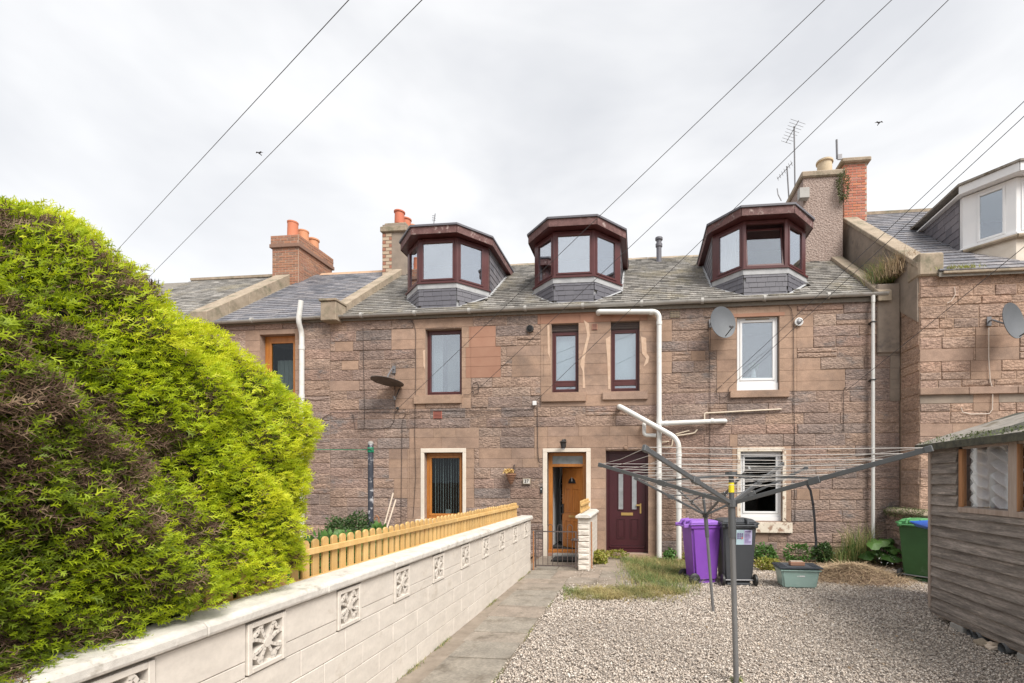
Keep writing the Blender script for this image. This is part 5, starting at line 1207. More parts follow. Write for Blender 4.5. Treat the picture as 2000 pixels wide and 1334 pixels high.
# ================================================================== overhead wires
def wire(label, pend, pts_top, d_top, ext=1.9, r=.0048, sag=.02):
    a = Vector(pend); b_ = atD(pts_top[0], pts_top[1], d_top); b2 = a + (b_-a)*ext; P_ = []
    for i in range(15):
        t = i/14; p = a*(1-t) + b2*t; p.z -= sag*4*t*(1-t)*2; P_.append(p)
    return cab(label, P_, r, M_wire, px=False, cat='wire', name='overhead_wire')
wire('overhead wire ending at the insulator under the tipped dish', onY(778,797,WF), (1604,0), 6.0)
wire('overhead wire ending at the cable coil beside the maroon window', onY(932,762,WF), (1735,0), 6.0)
wire('overhead wire ending at the white junction box', onY(1046,784,WF), (1846,0), 6.0)
wire('upper wire of the pair reaching the white upper window', onY(1412,750,WF), (1999,193), 6.0)
wire('lower wire of the pair reaching the white upper window', onY(1424,757,WF), (1999,222), 6.0, r=.005)
wire('wire crossing the right hand house to the hook by the downpipe', onY(1651,764,WF), (1999,478), 7.0, r=.005)
wire('outer of the two wires passing over the hedge', (-12.2, 11.5, 7.6), (680,0), 6.0) if False else None
def wire2(label, p0, p1, da, db):
    a, b_ = atD(*p0, da), atD(*p1, db); d = b_-a; P_ = [a + d*t for t in np.linspace(-.6, 1.6, 14)]; return cab(label, P_, .0052, M_wire, px=False, cat='wire', name='overhead_wire')
wire2('left of the two wires climbing from behind the hedge', (248,468), (681,0), 13.0, 6.0)
wire2('right of the two wires climbing from behind the hedge', (305,527), (824,0), 13.0, 6.0)
# birds
for (u, v, lab) in ((506,299,'distant bird gliding over the left chimneys'), (1717,240,'distant bird gliding right of the brick chimney')):
    p = atD(u, v, 30); bd = empty('bird', p, label=lab, cat='bird'); q = MB(); q.lathe((p.x, p.y-.12, p.z), [(.005,0),(.04,.07),(.045,.14),(.02,.25),(.03,.32)], 8, 'y'); q.build('body', M_bird, bd, smooth=True)
    for s_ in (-1, 1): MB().add([(p.x, p.y-.03, p.z+.02), (p.x+s_*.14, p.y-.06, p.z+.07), (p.x+s_*.27, p.y+.04, p.z+.03), (p.x+s_*.13, p.y+.05, p.z+.06), (p.x, p.y+.07, p.z+.02), (p.x+s_*.13, p.y, p.z+.052)], [(0,1,2,3,4),(0,5,4)]).build('wing', M_bird, bd)
# ================================================================== GARDEN WALL
GY0, GY1 = -1.5, 9.1
gwall = empty('garden_wall', (WX, (GY0+GY1)/2, 0), label='long low cream painted block wall with pierced screen blocks', cat='garden wall')
MB().box(WX-.2, WX-.16, GY0, GY1-.02, -.05, 1.0).build('wall_core', M_conc, gwall); MB().box(WX-.155, WX-.018, GY0, GY1-.02, -.05, .695).build('wall_bed', M_wall, gwall)
def blk(y0, y1, z0, z1, th=.10, pr=0.0):
    j = random.uniform(-.002, .002)
    MB().box(WX-th, WX+j+pr, y0+.002, y1-.002, z0+.002, z1-.002).build('block', M_wall, gwall, bevel=.0035)
SB = .29; pitch = .775; y_s = 8.56
vy = [y_s - pitch*i for i in range(13)]
for r_, (z0, z1) in enumerate(((-.05,.19),(.19,.36),(.36,.53),(.53,.70))):
    y = GY0 - (.22 if r_ % 2 else 0)
    while y < GY1:
        a, b_ = max(y, GY0), min(y+.45, GY1); y += .45
        if b_-a > .03: blk(a, b_, z0, z1)
prev = GY1
for y in vy:
    if y < GY0: break
    a, b_ = y + SB, prev
    if b_ - a > .02: blk(a, b_, .79, 1.0); blk(a, b_, .70, .79)
    prev = y
def screen_block(y):
    """pierced block: frame, eight ribs and corner arcs round a hub"""
    cy, cz = y + SB/2, .70 + .148; h = SB/2 - .005; fr = MB(); x0, x1 = WX-.09, WX+.012; t = .03
    fr.box(x0, x1, cy-h, cy-h+t, cz-h, cz+h); fr.box(x0, x1, cy+h-t, cy+h, cz-h, cz+h); fr.box(x0+.001, x1-.001, cy-h+t, cy+h-t, cz-h, cz-h+t); fr.box(x0+.001, x1-.001, cy-h+t, cy+h-t, cz+h-t, cz+h)
    fr.build('screen_block', M_wall, gwall, bevel=.004)
    rb = MB(); hh = h - t + .004; k_ = 0
    def strip(pts, w, xo):
        for (a, b_) in zip(pts[:-1], pts[1:]):
            d = Vector((0, b_[0]-a[0], b_[1]-a[1])).normalized(); n_ = Vector((0, -d.z, d.y))*w/2
            A = Vector((0, cy+a[0], cz+a[1])) - d*.001; B = Vector((0, cy+b_[0], cz+b_[1])) + d*.001
            rb.add([(x0, *(A-n_).yz), (x0, *(B-n_).yz), (x0, *(B+n_).yz), (x0, *(A+n_).yz), (x1-xo, *(A-n_).yz), (x1-xo, *(B-n_).yz), (x1-xo, *(B+n_).yz), (x1-xo, *(A+n_).yz)],
                   [(0,3,2,1),(4,5,6,7),(0,1,5,4),(1,2,6,5),(2,3,7,6),(3,0,4,7)])
    for m_ in range(4):
        ca, sa = math.cos(m_*math.pi/2), math.sin(m_*math.pi/2); rot = lambda p: (p[0]*ca-p[1]*sa, p[0]*sa+p[1]*ca)
        for s_ in (-1, 1):
            pts = []
            for i in range(5):
                u = i/4; pts.append(rot((.015+ (hh-.015)*u, s_*(.006 + .036*math.sin(u*1.7)))))
            k_ += 1; strip(pts, .018, .004+.0004*k_)
        pts = []
        for i in range(5):
            a = math.pi/4 + (i-2)*.26; rr_ = .098 + .012*abs(i-2); pts.append(rot((rr_*math.cos(a), rr_*math.sin(a))))
        k_ += 1; strip(pts, .02, .004+.0004*k_)
    rb.lathe((x0, cy, cz), [(.001, 0), (.027, 0), (.027, x1-x0-.003), (.001, x1-x0-.003)], 12, 'x')
    rb.build('screen_ribs', M_wall, gwall)
for y in vy:
    if y > GY0: screen_block(y)
y = GY0
while y < GY1 + .02:
    b_ = min(y + .9, GY1 + .04); x0, x1 = WX-.22, WX+.036; q = MB()
    prof = [(x0, 1.002), (x1-.01, 1.008), (x1, 1.02), (x1, 1.062), (x1-.022, 1.083), (x0+.03, 1.09), (x0, 1.06)]
    q.prism([(px, y+.002, pz_+random.uniform(-.002,.002)) for px, pz_ in prof], (0, b_-y-.003, 0)); q.build('coping', M_cop, gwall, bevel=.006); y += .9
    if b_ >= GY1+.04: break
# short pier wall right of the gate
pier = empty('pier_wall', (-1.08, 10, 0), label='short cream rock faced pier wall to the right of the iron gate', cat='garden wall')
PX0, PX1 = -1.215, -.985
for i, (z0, z1) in enumerate([(k*.115, (k+1)*.115) for k in range(9)]):
    for (a, b_) in ([(9.17, 9.6), (9.6, 10.05), (10.05, 10.5), (10.5, 10.86)] if i % 2 else [(9.17, 9.4), (9.4, 9.83), (9.83, 10.28), (10.28, 10.86)]):
        q = MB(); c_ = (PX0, PX1, z0+.003, z1-.003, 'rub')
        q.box(PX0, PX1, a+.003, b_-.003, z0+.003, z1-.003)
        if a == 9.17: stone(q, (PX0+.002, PX1-.002, z0, z1, 'rub'), lambda x, z, p: (x, 9.173-p, z), random.Random(i), True)
        q.build('block', M_wall, pier, bevel=.004)
q = MB(); q.prism([(PX0-.04, 9.10, 1.037), (PX1+.04, 9.10, 1.037), (PX1+.045, 9.10, 1.08), (PX1-.02, 9.10, 1.12), (PX0+.02, 9.10, 1.12), (PX0-.045, 9.10, 1.08)], (0, 1.76, 0)); q.build('coping', M_cop, pier, bevel=.01)
o = MB().tube([(PX1+.03, 9.35, 0), (PX1+.02, 9.35, .95)], .014, 6).build('rusty_rod', M_rust); tag(o, 'thin rusty rod standing against the pier wall', 'rod')
# ---- picket fences
def picket_fence(label, x, y0, y1, z0, ztop, grp_gap=None, pitch=.1075, w=.068, dz=0.0):
    f = empty('picket_fence', (x, (y0+y1)/2, z0), label=label, cat='fence'); y = y0; i = 0
    while y < y1:
        if not (grp_gap and grp_gap[0] < y < grp_gap[1]):
            t = ztop + random.uniform(-.008, .008); h = w/2; q = MB()
            pts = [(x, y-h, z0), (x, y+h, z0)] + [(x, y + h*math.cos(a), t - h*.8 + h*.8*math.sin(a)) for a in [math.pi*k/8 for k in range(9)]]
            q.prism(pts, (.018, 0, 0)); q.build('picket', M_pick, f, bevel=.002)
        y += pitch; i += 1
    for zz in (z0+.035, ztop-.105):
        a = y0 - .05
        while a < y1:
            b_ = min(a + 1.83, y1 + .03); MB().box(x+.0185, x+.045, a+.003, b_-.003, zz, zz+.045).build('rail', M_pick, f, bevel=.003); a += 1.83
    a = y0 + .9
    while a < y1 + .9:
        MB().box(x-.05, x-.002, min(a, y1)-.025, min(a, y1)+.025, .05, ztop-.03).build('fence_post', M_pick, f, bevel=.003); a += 1.83
    return f
picket_fence('long low pine picket fence behind the cream block wall', WX-.27, 2.3, 9.0, 1.0, 1.345)
picket_fence('tiny piece of pine picket fence behind the pier wall', PX0+.03, 9.3, 10.75, 1.10, 1.37)
# ---- iron gate
gx0, gx1, gy = -2.06, -1.24, 9.14
gate = empty('garden_gate', ((gx0+gx1)/2, gy, 0), label='low black hoop top iron gate between the cream wall and the pier', cat='gate')
q = MB(); 
for z in (.10, .77): q.box(gx0, gx1, gy-.006, gy+.006, z-.011, z+.011)
q.box(gx0-.006, gx0+.02, gy-.012, gy+.012, .06, .78); q.box(gx1-.02, gx1+.006, gy-.012, gy+.012, .06, .78); q.build('gate_frame', M_iron, gate)
nb = 8; step = (gx1-gx0-.04)/nb
xs = [gx0+.06+step*i for i in range(nb)]
for i in range(0, nb, 2):
    a, b_ = xs[i], xs[i]+step*.98; m_ = (a+b_)/2; r_ = (b_-a)/2
    pts = [(a, gy, .10), (a, gy, .86)] + [(m_ - r_*math.cos(t), gy, .86 + r_*math.sin(t)) for t in [math.pi*k/8 for k in range(1, 8)]] + [(b_, gy, .86), (b_, gy, .10)]
    q = MB(); q.tube([(p[0], p[1]+.0, p[2]) for p in pts], .0065, 6); q.build('hoop_bar', M_iron, gate)
q = MB(); q.box(gx1-.1, gx1+.05, gy-.03, gy-.013, .60, .63); q.lathe((gx1-.04, gy-.03, .60), [(.02,0),(.025,.02),(.02,.05)], 8); q.build('latch', M_iron, gate)
MB().tube([(gx0-.035, gy+.0, .0), (gx0-.035, gy, .78)], .013, 8).build('hinge_post', M_rust, gate)
o = MB().box(-1.93, -1.35, 10.1, 10.6, .0205, .05).build('door_mat', M_mat, bevel=.01); tag(o, 'dark mat lying before the open door step', 'mat')
MB().box(-2.0, -1.25, 10.62, 10.85, .0, .09).build('step', M_conc, path, bevel=.01)

# ================================================================== HEDGE
def hedge():
    e = empty('conifer_hedge', (-3.5, 1.4, 0), label='big golden conifer hedge with brown dead patches spilling over the cream wall', cat='hedge')
    rs = np.random.RandomState(5)
    # superellipsoid body; centre and half sizes
    c = np.array([-3.3, .78, 1.72]); hx, hy, hz = 1.205, 2.40, 1.33
    def knorm(d):
        a = np.abs(d / np.array([hx, hy, hz])); rxy = (a[:, 0]**6 + a[:, 1]**6) ** (1/6); e_ = np.where(d[:, 2] > 0, 2.6, 4.5)
        lo, hi = np.full(len(d), .2), np.full(len(d), 6.0)
        for _ in range(30):
            m_ = (lo+hi)/2; v_ = (rxy*m_)**e_ + (a[:, 2]*m_)**e_; lo = np.where(v_ < 1, m_, lo); hi = np.where(v_ < 1, hi, m_)
        return lo
    def shape(n, seed):
        r_ = np.random.RandomState(seed); d = r_.normal(size=(n, 3)); d /= np.linalg.norm(d, axis=1)[:, None]
        pw = np.array([3.2, 3.0, 2.6]); ad = np.abs(d / np.array([hx, hy, hz]))
        d = d * np.array([1.0, 1.5, 1.1]); return d * knorm(d)[:, None]
    def bumps(P): 
        x, y, z = P[:, 0], P[:, 1], P[:, 2]
        return .07*np.sin(x*3.1+y*2.3) + .06*np.sin(z*4.3+y*3.7+1) + .05*np.sin(y*8.1+z*6.3+x*5) + .03*np.sin(z*15+y*13)
    def patch(P):      # where dead twigs show
        x, y, z = P[:, 0], P[:, 1], P[:, 2]
        v = np.sin(y*3.3+z*2.1+.6)*np.cos(z*3.9-y*1.7+.4) + .6*np.sin(y*9.2-z*7.1)*np.sin(z*8.7+y*4.4+1) + .35*np.sin(y*19+z*5)*np.sin(z*17-y*6)
        return v
    from mathutils import noise
    N = 225000
    P = shape(N * 2, 3)
    # keep near side, top and end faces (what can be seen from the yard)
    keep = (P[:, 0] > -.3) | (P[:, 2] > .7) | (P[:, 1] > 1.3); P = P[keep]
    wgt = np.where((P[:, 0] > .2) | (P[:, 1] > .8), 1.0, .45); P = P[rs.rand(len(P)) < wgt][:N]; N = len(P)
    nrm_ = P / np.array([hx, hy, hz])**2; nrm_ = np.sign(P) * np.abs(P / np.array([hx, hy, hz]))**1.9 / np.array([hx, hy, hz]); nrm_ /= np.linalg.norm(nrm_, axis=1)[:, None]
    Wp = P + c
    ok_ = ~((Wp[:, 2] < 1.12 - .16*np.clip((2.0-Wp[:, 1])/.5, 0, 1) + .05*np.sin(Wp[:, 1]*9)) & (Wp[:, 0] > -2.5)); P = P[ok_]; nrm_ = nrm_[ok_]; Wp = Wp[ok_]; N = len(Wp)
    nv = np.array([noise.fractal(Vector((p[0]*1.3+3, p[1]*1.3, p[2]*1.7)), 1.0, 2.0, 3) for p in Wp])
    nv2 = np.array([noise.noise(Vector((p[0]*5, p[1]*5, p[2]*5))) for p in Wp])
    Wp = Wp + nrm_ * (bumps(Wp) + nv2*.10)[:, None]
    Wp[:, 2] -= .09*np.clip((2.7-Wp[:, 1])/.8, 0, 1)*np.clip((Wp[:, 2]-1.9)/.8, 0, 1)
    dead_bias = .72 * np.exp(-((Wp[:, 1]-1.0)/1.0)**2 - ((Wp[:, 2]-2.1)/.75)**2) + .3*np.exp(-((Wp[:, 2]-1.18)/.13)**2) + .25*np.exp(-((Wp[:,1]-2.15)/.3)**2-((Wp[:,2]-1.5)/.25)**2)
    nv3 = np.array([noise.noise(Vector((p[0]*11, p[1]*11+5, p[2]*11))) for p in Wp])
    dead = nv * .75 + dead_bias + nv2 * .7 + nv3 * .55 + rs.normal(size=N)*.17
    green = dead < .46
    base = Wp[green]; n = len(base); nn = nrm_[green]
    base = base - nn * (rs.rand(n)**2 * .08)[:, None] + nn * (nv3[green] * .04)[:, None]
    # sprays: stem + side blades, pointing out, up and forward
    def sprays(base, nn, n, size, tone, name, m, seed, wid=.0036, droop=.1, spread=.8, nbl=5):
        r_ = np.random.RandomState(seed); rnd = r_.normal(size=(n, 3))
        d = nn * .75 + rnd * .38 + np.array([.10, .28, .16]); d /= np.linalg.norm(d, axis=1)[:, None]
        e = np.cross(d, r_.normal(size=(n, 3))); e /= np.linalg.norm(e, axis=1)[:, None]
        L_ = (size * (.5 + .8*r_.rand(n)) * np.clip(.72 + .12*base[:, 1], .7, 1.05))[:, None]; Ps = []; w = wid
        f = np.cross(d, e)
        Ps += [base - e*w, base + e*w, base + d*L_]
        for k in range(nbl - 1):
            s_ = 1 if k % 2 else -1; t = .15 + .2*k
            o_ = base + d*L_*t; dd = d*.75 + e*s_*spread + f*(r_.rand(n)[:, None]-.5)*.5; ll = L_*(.62 - .09*k)
            Ps += [o_ - d*w*1.1, o_ + d*w*1.1, o_ + dd*ll]
        P_ = np.stack(Ps, 1); tri = np.array([(3*i, 3*i+1, 3*i+2) for i in range(nbl)])
        return np_mesh(name, P_, tri, tone, m, e_)
    e_ = e
    y_, z_ = base[:, 1], base[:, 2]
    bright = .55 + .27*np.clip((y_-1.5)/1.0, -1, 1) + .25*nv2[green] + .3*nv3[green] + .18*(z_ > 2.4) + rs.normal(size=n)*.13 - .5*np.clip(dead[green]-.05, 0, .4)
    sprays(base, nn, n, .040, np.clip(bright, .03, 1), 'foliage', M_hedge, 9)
    dd_ = ~green | (rs.rand(N) < .12); b2 = Wp[dd_] - nrm_[dd_]*(.05 + .10*rs.rand(dd_.sum()))[:, None]; n2 = nrm_[dd_]
    sprays(b2, n2, len(b2), .066, np.clip(rs.rand(len(b2))**1.2, 0, 1), 'dead_twigs', M_twig, 12, wid=.0028, spread=.9)
    # darker inner layer
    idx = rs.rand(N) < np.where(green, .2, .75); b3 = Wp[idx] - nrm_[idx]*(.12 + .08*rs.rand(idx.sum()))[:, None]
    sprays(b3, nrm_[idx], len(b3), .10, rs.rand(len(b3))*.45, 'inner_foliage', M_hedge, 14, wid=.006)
    # woody branches and a near-black core painted as the inner shade
    q = MB(); rg = random.Random(3)
    for i in range(46):
        a = Vector((c[0] + rg.uniform(.3, .9), rg.uniform(-.2, 1.9), rg.uniform(1.2, 1.9))); b_ = Vector((c[0] + hx - rg.uniform(.06, .2), a.y + rg.uniform(-.1, .35), a.z + rg.uniform(-.1, .2)))
        m_ = (a+b_)/2 + Vector((0, rg.uniform(-.08, .08), rg.uniform(-.1, .05))); q.tube([a, m_, b_], .011, 5, r1=.003)
    tag(q.build('branches', M_twig, e), kind='stuff')
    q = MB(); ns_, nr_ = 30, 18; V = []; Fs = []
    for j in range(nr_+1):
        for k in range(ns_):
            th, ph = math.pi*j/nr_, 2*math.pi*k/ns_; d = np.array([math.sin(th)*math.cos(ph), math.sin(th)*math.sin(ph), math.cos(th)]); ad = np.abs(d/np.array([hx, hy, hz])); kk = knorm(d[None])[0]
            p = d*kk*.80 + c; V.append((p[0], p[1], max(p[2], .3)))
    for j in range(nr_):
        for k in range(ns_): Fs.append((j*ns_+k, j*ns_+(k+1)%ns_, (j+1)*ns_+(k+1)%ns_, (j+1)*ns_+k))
    q.add(V, Fs); q.build('hedge_shade_body', M_core, e, smooth=True)
    q = MB()
    for i in range(5): q.tube([(c[0], -.6+i*.8, 0), (c[0]+.05, -.6+i*.8, 2.4)], .06, 8, r1=.03)
    tag(q.build('stems_inside', M_twig, e), kind='stuff')
hedge()

# ================================================================== garden plants, pole, sticks
gb = onY(683,1020,9.6)
leafy('bush', (gb.x+.05, 9.6, .55), (.62,.5,.48), 5200, .055, M_leafD, 41, 'rounded dark green bush below the wall left of the washing pole', cat='bush', stems=9)
p = onY(745,1050,8.6); leafy('plant', (p.x-.15, 8.5, .45), (.55,.4,.35), 700, .13, M_leafM, 42, 'broad leaved light green plant in front of the washing pole', stems=10, aspect=.8)
rg = random.Random(12)
for i, (u, dy, s_, lab) in enumerate(((650, 5.2, .30, 'green weeds behind the nearest pickets by the hedge'), (700, 5.6, .34, 'leafy weeds seen through the pickets below the bush'), (770, 6.4, .3, 'low green weeds seen between the fence pickets mid way'), (850, 7.0, .25, 'small weeds behind the fence below the oak window'), (945, 7.8, .2, 'small weeds behind the far end of the picket fence'))):
    pp = onY(u, 1080, dy); leafy('weeds', (min(pp.x-.1, WX-.85), dy, .8 - i*.05), (.38, .6, .3), 900, .09, M_leafM, 50+i, lab, stems=6)
pt = onY(724,870,9.7); wp = empty('washing_pole', (pt.x, 9.7, 0), label='old washing line pole with peeling dark paint', cat='pole')
ztp = onY(724,866,9.7).z
MB().tube([(pt.x, 9.7, 0), (pt.x, 9.7, ztp)], .058, 16).build('pole', M_polep, wp, smooth=True)
MB().lathe((pt.x, 9.7, ztp-.01), [(.06,0),(.06,.02),(.04,.05),(.0,.06)], 14).build('pole_cap', M_conc, wp, smooth=True)
q = MB(); q.tube([(pt.x-.15, 9.63, ztp-.13), (pt.x+.24, 9.63, ztp-.13)], .008, 6); q.build('hook_bar', M_iron, wp)
q = MB()
for k in range(5): q.lathe((pt.x, 9.7, ztp-.2+k*.022), [(.062,0),(.07,.01),(.062,.02)], 14)
q.build('rope_wrap', M_green, wp)
a = Vector((pt.x-.06, 9.66, ztp-.14)); b_ = Vector((-7.5, 6.5, ztp-.18)); P_ = [a.lerp(b_, t/10) - Vector((0,0,.12*4*(t/10)*(1-t/10)*.4)) for t in range(11)]
q = MB(); q.tube(P_, .006, 6); o = q.build('washing_line', M_green); tag(o, 'green washing line running from the pole into the hedge', 'washing line')
for (u0, v0, u1, v1, lab) in ((768,963,747,1040,'left of two pale sticks leaning by the washing pole'), (773,976,756,1030,'right of two pale sticks leaning by the washing pole')):
    a, b_ = onY(u0, v0, 10.4), onY(u1, v1, 10.1); b2 = a + (b_-a)*(a.z/(a.z-b_.z)) ; o = MB().tube([a, b2], .018, 6).build('wooden_stick', M_stick); tag(o, lab, 'stick')
p = onY(736,1020,10.3); q = MB(); q.tube([(p.x-.05,10.3,0),(p.x-.05,10.3,p.z+.1),(p.x,10.3,p.z+.16),(p.x+.05,10.3,p.z+.1),(p.x+.05,10.3,0)], .012, 6); o = q.build('iron_hoop', M_rust); tag(o, 'rusty iron hoop standing right of the washing pole', 'hoop')

# ---- grass and weeds in the yard
def grass_patch(label, poly, n, h, seed, tones, lean=.9, w=.004, name='grass'):
    rs = np.random.RandomState(seed); P = []; xs = [p[0] for p in poly]; ys_ = [p[1] for p in poly]
    while len(P) < n:
        x, y = rs.uniform(min(xs), max(xs)), rs.uniform(min(ys_), max(ys_)); c_ = False; j = len(poly)-1
        for i in range(len(poly)):
            if (poly[i][1] > y) != (poly[j][1] > y) and x < (poly[j][0]-poly[i][0])*(y-poly[i][1])/(poly[j][1]-poly[i][1])+poly[i][0]: c_ = not c_
            j = i
        if c_ or rs.rand() < .12: P.append((x, y, .0))
    P = np.array(P); cl_ = np.sin(P[:, 0]*9+seed)*np.cos(P[:, 1]*8)+np.sin(P[:, 0]*21)*np.sin(P[:, 1]*23); P = P[(cl_ + rs.normal(size=n)*.7) > -.35]; n = len(P); t = tones[0] + (tones[1]-tones[0])*rs.rand(n); t = np.clip(t + .18*np.sin(P[:, 0]*7+P[:, 1]*5), 0, 1)
    o = blades(name, P, h, M_grass, seed=seed, lean=lean, w=w, tone=t); return tag(o, label, kind='stuff')
def gp(*uv): return [tuple(onG(u, v)[:2]) for u, v in uv]
grass_patch('long green grass growing between the path and the bins', gp((1212,1092),(1290,1096),(1345,1120),(1372,1152),(1320,1164),(1240,1160),(1228,1125)), 4600, .18, 61, (.1,.85), lean=1.3)
grass_patch('dry yellow grass at the gravel edge', gp((1118,1158),(1200,1150),(1300,1150),(1345,1160),(1250,1172),(1130,1174)), 6500, .10, 62, (.62,1.0), lean=1.8)
grass_patch('dry grass between', gp((1215,1096),(1345,1098),(1350,1140),(1260,1140)), 5200, .15, 63, (.4,1.0), lean=1.2)
grass_patch('edge grass', gp((1100,1150),(1128,1150),(1122,1172),(1104,1176)), 500, .08, 64, (.1,.8))
def wd(u, v, r, n, size, m, seed, lab, h=.12, **kw):
    p = onG(u, v)
    if p.y > 10.62: p = onY(u, v, 10.62)
    leafy('weeds', (p.x, p.y, h), r, n, size, m, seed, lab, cat='weeds', **kw)
wd(1172,1100,(.16,.3,.16),900,.06,M_leafY,71,'yellow green weeds at the foot of the pier wall'); wd(1205,1088,(.2,.12,.07),350,.05,M_leafY,72,'low weeds before the maroon door step')
wd(1308,1098,(.14,.1,.16),500,.06,M_leafM,73,'green weed clump at the feet of the two soil pipes'); wd(1340,1100,(.08,.06,.12),200,.06,M_leafY,74,'reddish weed sprig left of the purple bin', h=.1)
wd(1492,1100,(.26,.14,.2),900,.06,M_leafM,75,'green weeds right of the charcoal bin against the wall', h=.2); wd(1500,1114,(.26,.14,.13),900,.05,M_leafY,76,'bright yellow leaved weeds in front of the wall by the charcoal bin')
wd(1560,1092,(.3,.1,.18),500,.06,M_leafM,77,'sparse weeds against the wall behind the storage box', h=.2); wd(1607,1100,(.16,.12,.2),700,.07,M_leafD,78,'dark green weed below the hanging black strap', h=.22)
wd(1665,1090,(.2,.1,.17),600,.05,M_leafM,79,'grey green weeds left of the downpipe foot', h=.2)
p = onY(1675,1086,10.6); tuft('weeds', (p.x, p.y, .0), (.16,.08), 320, .85, M_grass, 80, 'tall seeding grass in front of the downpipe', lean=.35); tuft('weeds', (p.x-.3, p.y, .0), (.2,.08), 300, .4, M_grass, 81, 'feathery grass clump left of the tall seeding grass', lean=.5)
# small growth along the foot of the wall and dry leaves on the stones
rs = np.random.RandomState(77); n = 1500; yy = rs.uniform(3.3, 9.0, n); kk = np.sin(yy*3.1)+np.sin(yy*7.7+1); yy = yy[kk + rs.normal(size=n)*.4 > .7]; n = len(yy)
tag(blades('weeds_along_wall', np.stack([WX + .006 + np.abs(rs.normal(size=n))*.018, yy, np.zeros(n)], 1), .035, M_grass, seed=78, lean=.9, w=.003), kind='stuff')
n = 900; yy = rs.uniform(3.3, 7.9, n); tag(blades('weeds_along_path', np.stack([-1.275 + rs.normal(size=n)*.012, yy, np.zeros(n)], 1)[np.sin(yy*5)+rs.normal(size=n)*.3 > .5], .03, M_grass, seed=79, lean=.9, w=.003), kind='stuff')
n = 150; tag(leaves('dry_leaves', np.stack([rs.uniform(-1.2, 4.5, n), rs.uniform(3.6, 9.5, n), np.full(n, .022)], 1), .035, M_straw, seed=80, tone=rs.rand(n)*.4), kind='stuff')
# big leaved plant
p = onY(1728,1096,10.3); rh = empty('big_leaved_plant', (p.x, p.y, 0), label='large leaved green plant growing between the downpipe and the green bin', cat='plant'); rg = random.Random(5)
for i in range(22):
    a = rg.uniform(0, 6.28); r_ = rg.uniform(.08, .42); cc = Vector((p.x + r_*math.cos(a)*1.1, p.y + r_*math.sin(a)*.5, rg.uniform(.22, .55))); s_ = rg.uniform(.08, .15); V = [cc + Vector((0,0,.015))]; n_ = 14
    tilt = Vector((math.cos(a)*.4, -.5, 1)).normalized(); q_ = tilt.to_track_quat('Z', 'Y').to_matrix()
    for k in range(n_):
        t = 2*math.pi*k/n_; rr_ = s_*(1 + .12*math.sin(3*t+i) + .05*(-1)**k); V.append(cc + q_ @ Vector((rr_*math.cos(t), rr_*math.sin(t), -.04 + .02*math.sin(2*t+i))))
    q = MB(); q.tone = rg.random(); q.add(V, [(0, 1+k, 1+(k+1)%n_) for k in range(n_)]); q.build('leaf', M_leafM, rh, tones=True)
    q = MB(); q.tube([(p.x, p.y, 0), (cc+Vector((p.x, p.y, 0)))/2, cc], .008, 5); q.build('stem', M_leafD, rh)
leaves('small_white_flowers', cloud((p.x-.1, p.y-.28, .2), (.2,.05,.12), 18, 4), .035, M_white, rh, seed=3)
# straw heap
def heap():
    c_ = onG(1665,1128); rs = np.random.RandomState(9)
    def hz(x, y): return .24*np.exp(-((x-c_.x)/.62)**2 - ((y-c_.y)/.45)**2)
    q = rough_sheet('rubbish_heap', c_.x-1.1, c_.x+1.1, c_.y-.75, c_.y+.75, -.02, M_soil, .07, .02, 7, hz); tag(q, kind='structure')
    n = 7000; x = c_.x + rs.normal(size=n)*.6; y = c_.y + rs.normal(size=n)*.36; z = hz(x, y) + .005; a = rs.rand(n)*6.28; L_ = .04 + .22*rs.rand(n)**2.5
    d = np.stack([np.cos(a), np.sin(a), (rs.rand(n)-.35)*.5], 1)*L_[:, None]; s_ = np.stack([-np.sin(a), np.cos(a), np.zeros(n)], 1)*.004; B = np.stack([x, y, z], 1)
    P = np.stack([B-s_, B+s_, B+d+s_*.6, B+d-s_*.6], 1); o = np_mesh('dry_stalks', P, np.array([(0,1,2,3)]), rs.rand(n), M_straw); tag(o, kind='stuff')
heap()
rs = np.random.RandomState(19); n = 2600; X = rs.uniform(.6, 5.2, n); Yy = 10.75 - np.abs(rs.normal(size=n))*.3; a = rs.rand(n)*6.28; Ls = .03+.06*rs.rand(n); d = np.stack([np.cos(a), np.sin(a), (rs.rand(n)-.3)*.5], 1)*Ls[:, None]; s_ = np.stack([-np.sin(a), np.cos(a), np.zeros(n)], 1)*.005; B = np.stack([X, Yy, np.full(n, .025)], 1)
tag(np_mesh('leaf_litter', np.stack([B-s_, B+s_, B+d+s_*.6, B+d-s_*.6], 1), np.array([(0,1,2,3)]), rs.rand(n), M_straw), kind='stuff')

# ================================================================== low mossy wall by the right house
mw = empty('rubble_wall', (5.45, 10.2, 0), label='low mossy rubble wall behind the green bin', cat='garden wall')
MB().box(5.34, RX-.04, 9.5, YF-.04, -.05, 1.1).build('wall_core', M_cem, mw)
masonry(mw, 9.5, YF-.05, 0, 1.08, [], [], lambda y, z, p: (5.34-p*1.6, y, z), {'rub': M_rub}, [.13,.17,.11], .14, .34, 33, 120)
q = MB(); q.prism([(5.24, 9.4, 1.1), (RX-.04, 9.4, 1.1), (RX-.04, 9.4, 1.18), (5.4, 9.4, 1.2), (5.26, 9.4, 1.15)], (0, YF-9.45, 0)); q.build('coping', M_skew, mw, bevel=.02)
P = np.stack([rs.uniform(5.24, 5.6, 1500), rs.uniform(9.4, YF-.1, 1500), 1.15+rs.rand(1500)*.06], 1); P[:500, 0] = 5.24; P[:500, 2] = 1.02+rs.rand(500)*.14
leaves('moss', P, .028, M_leafM2, mw, seed=5)

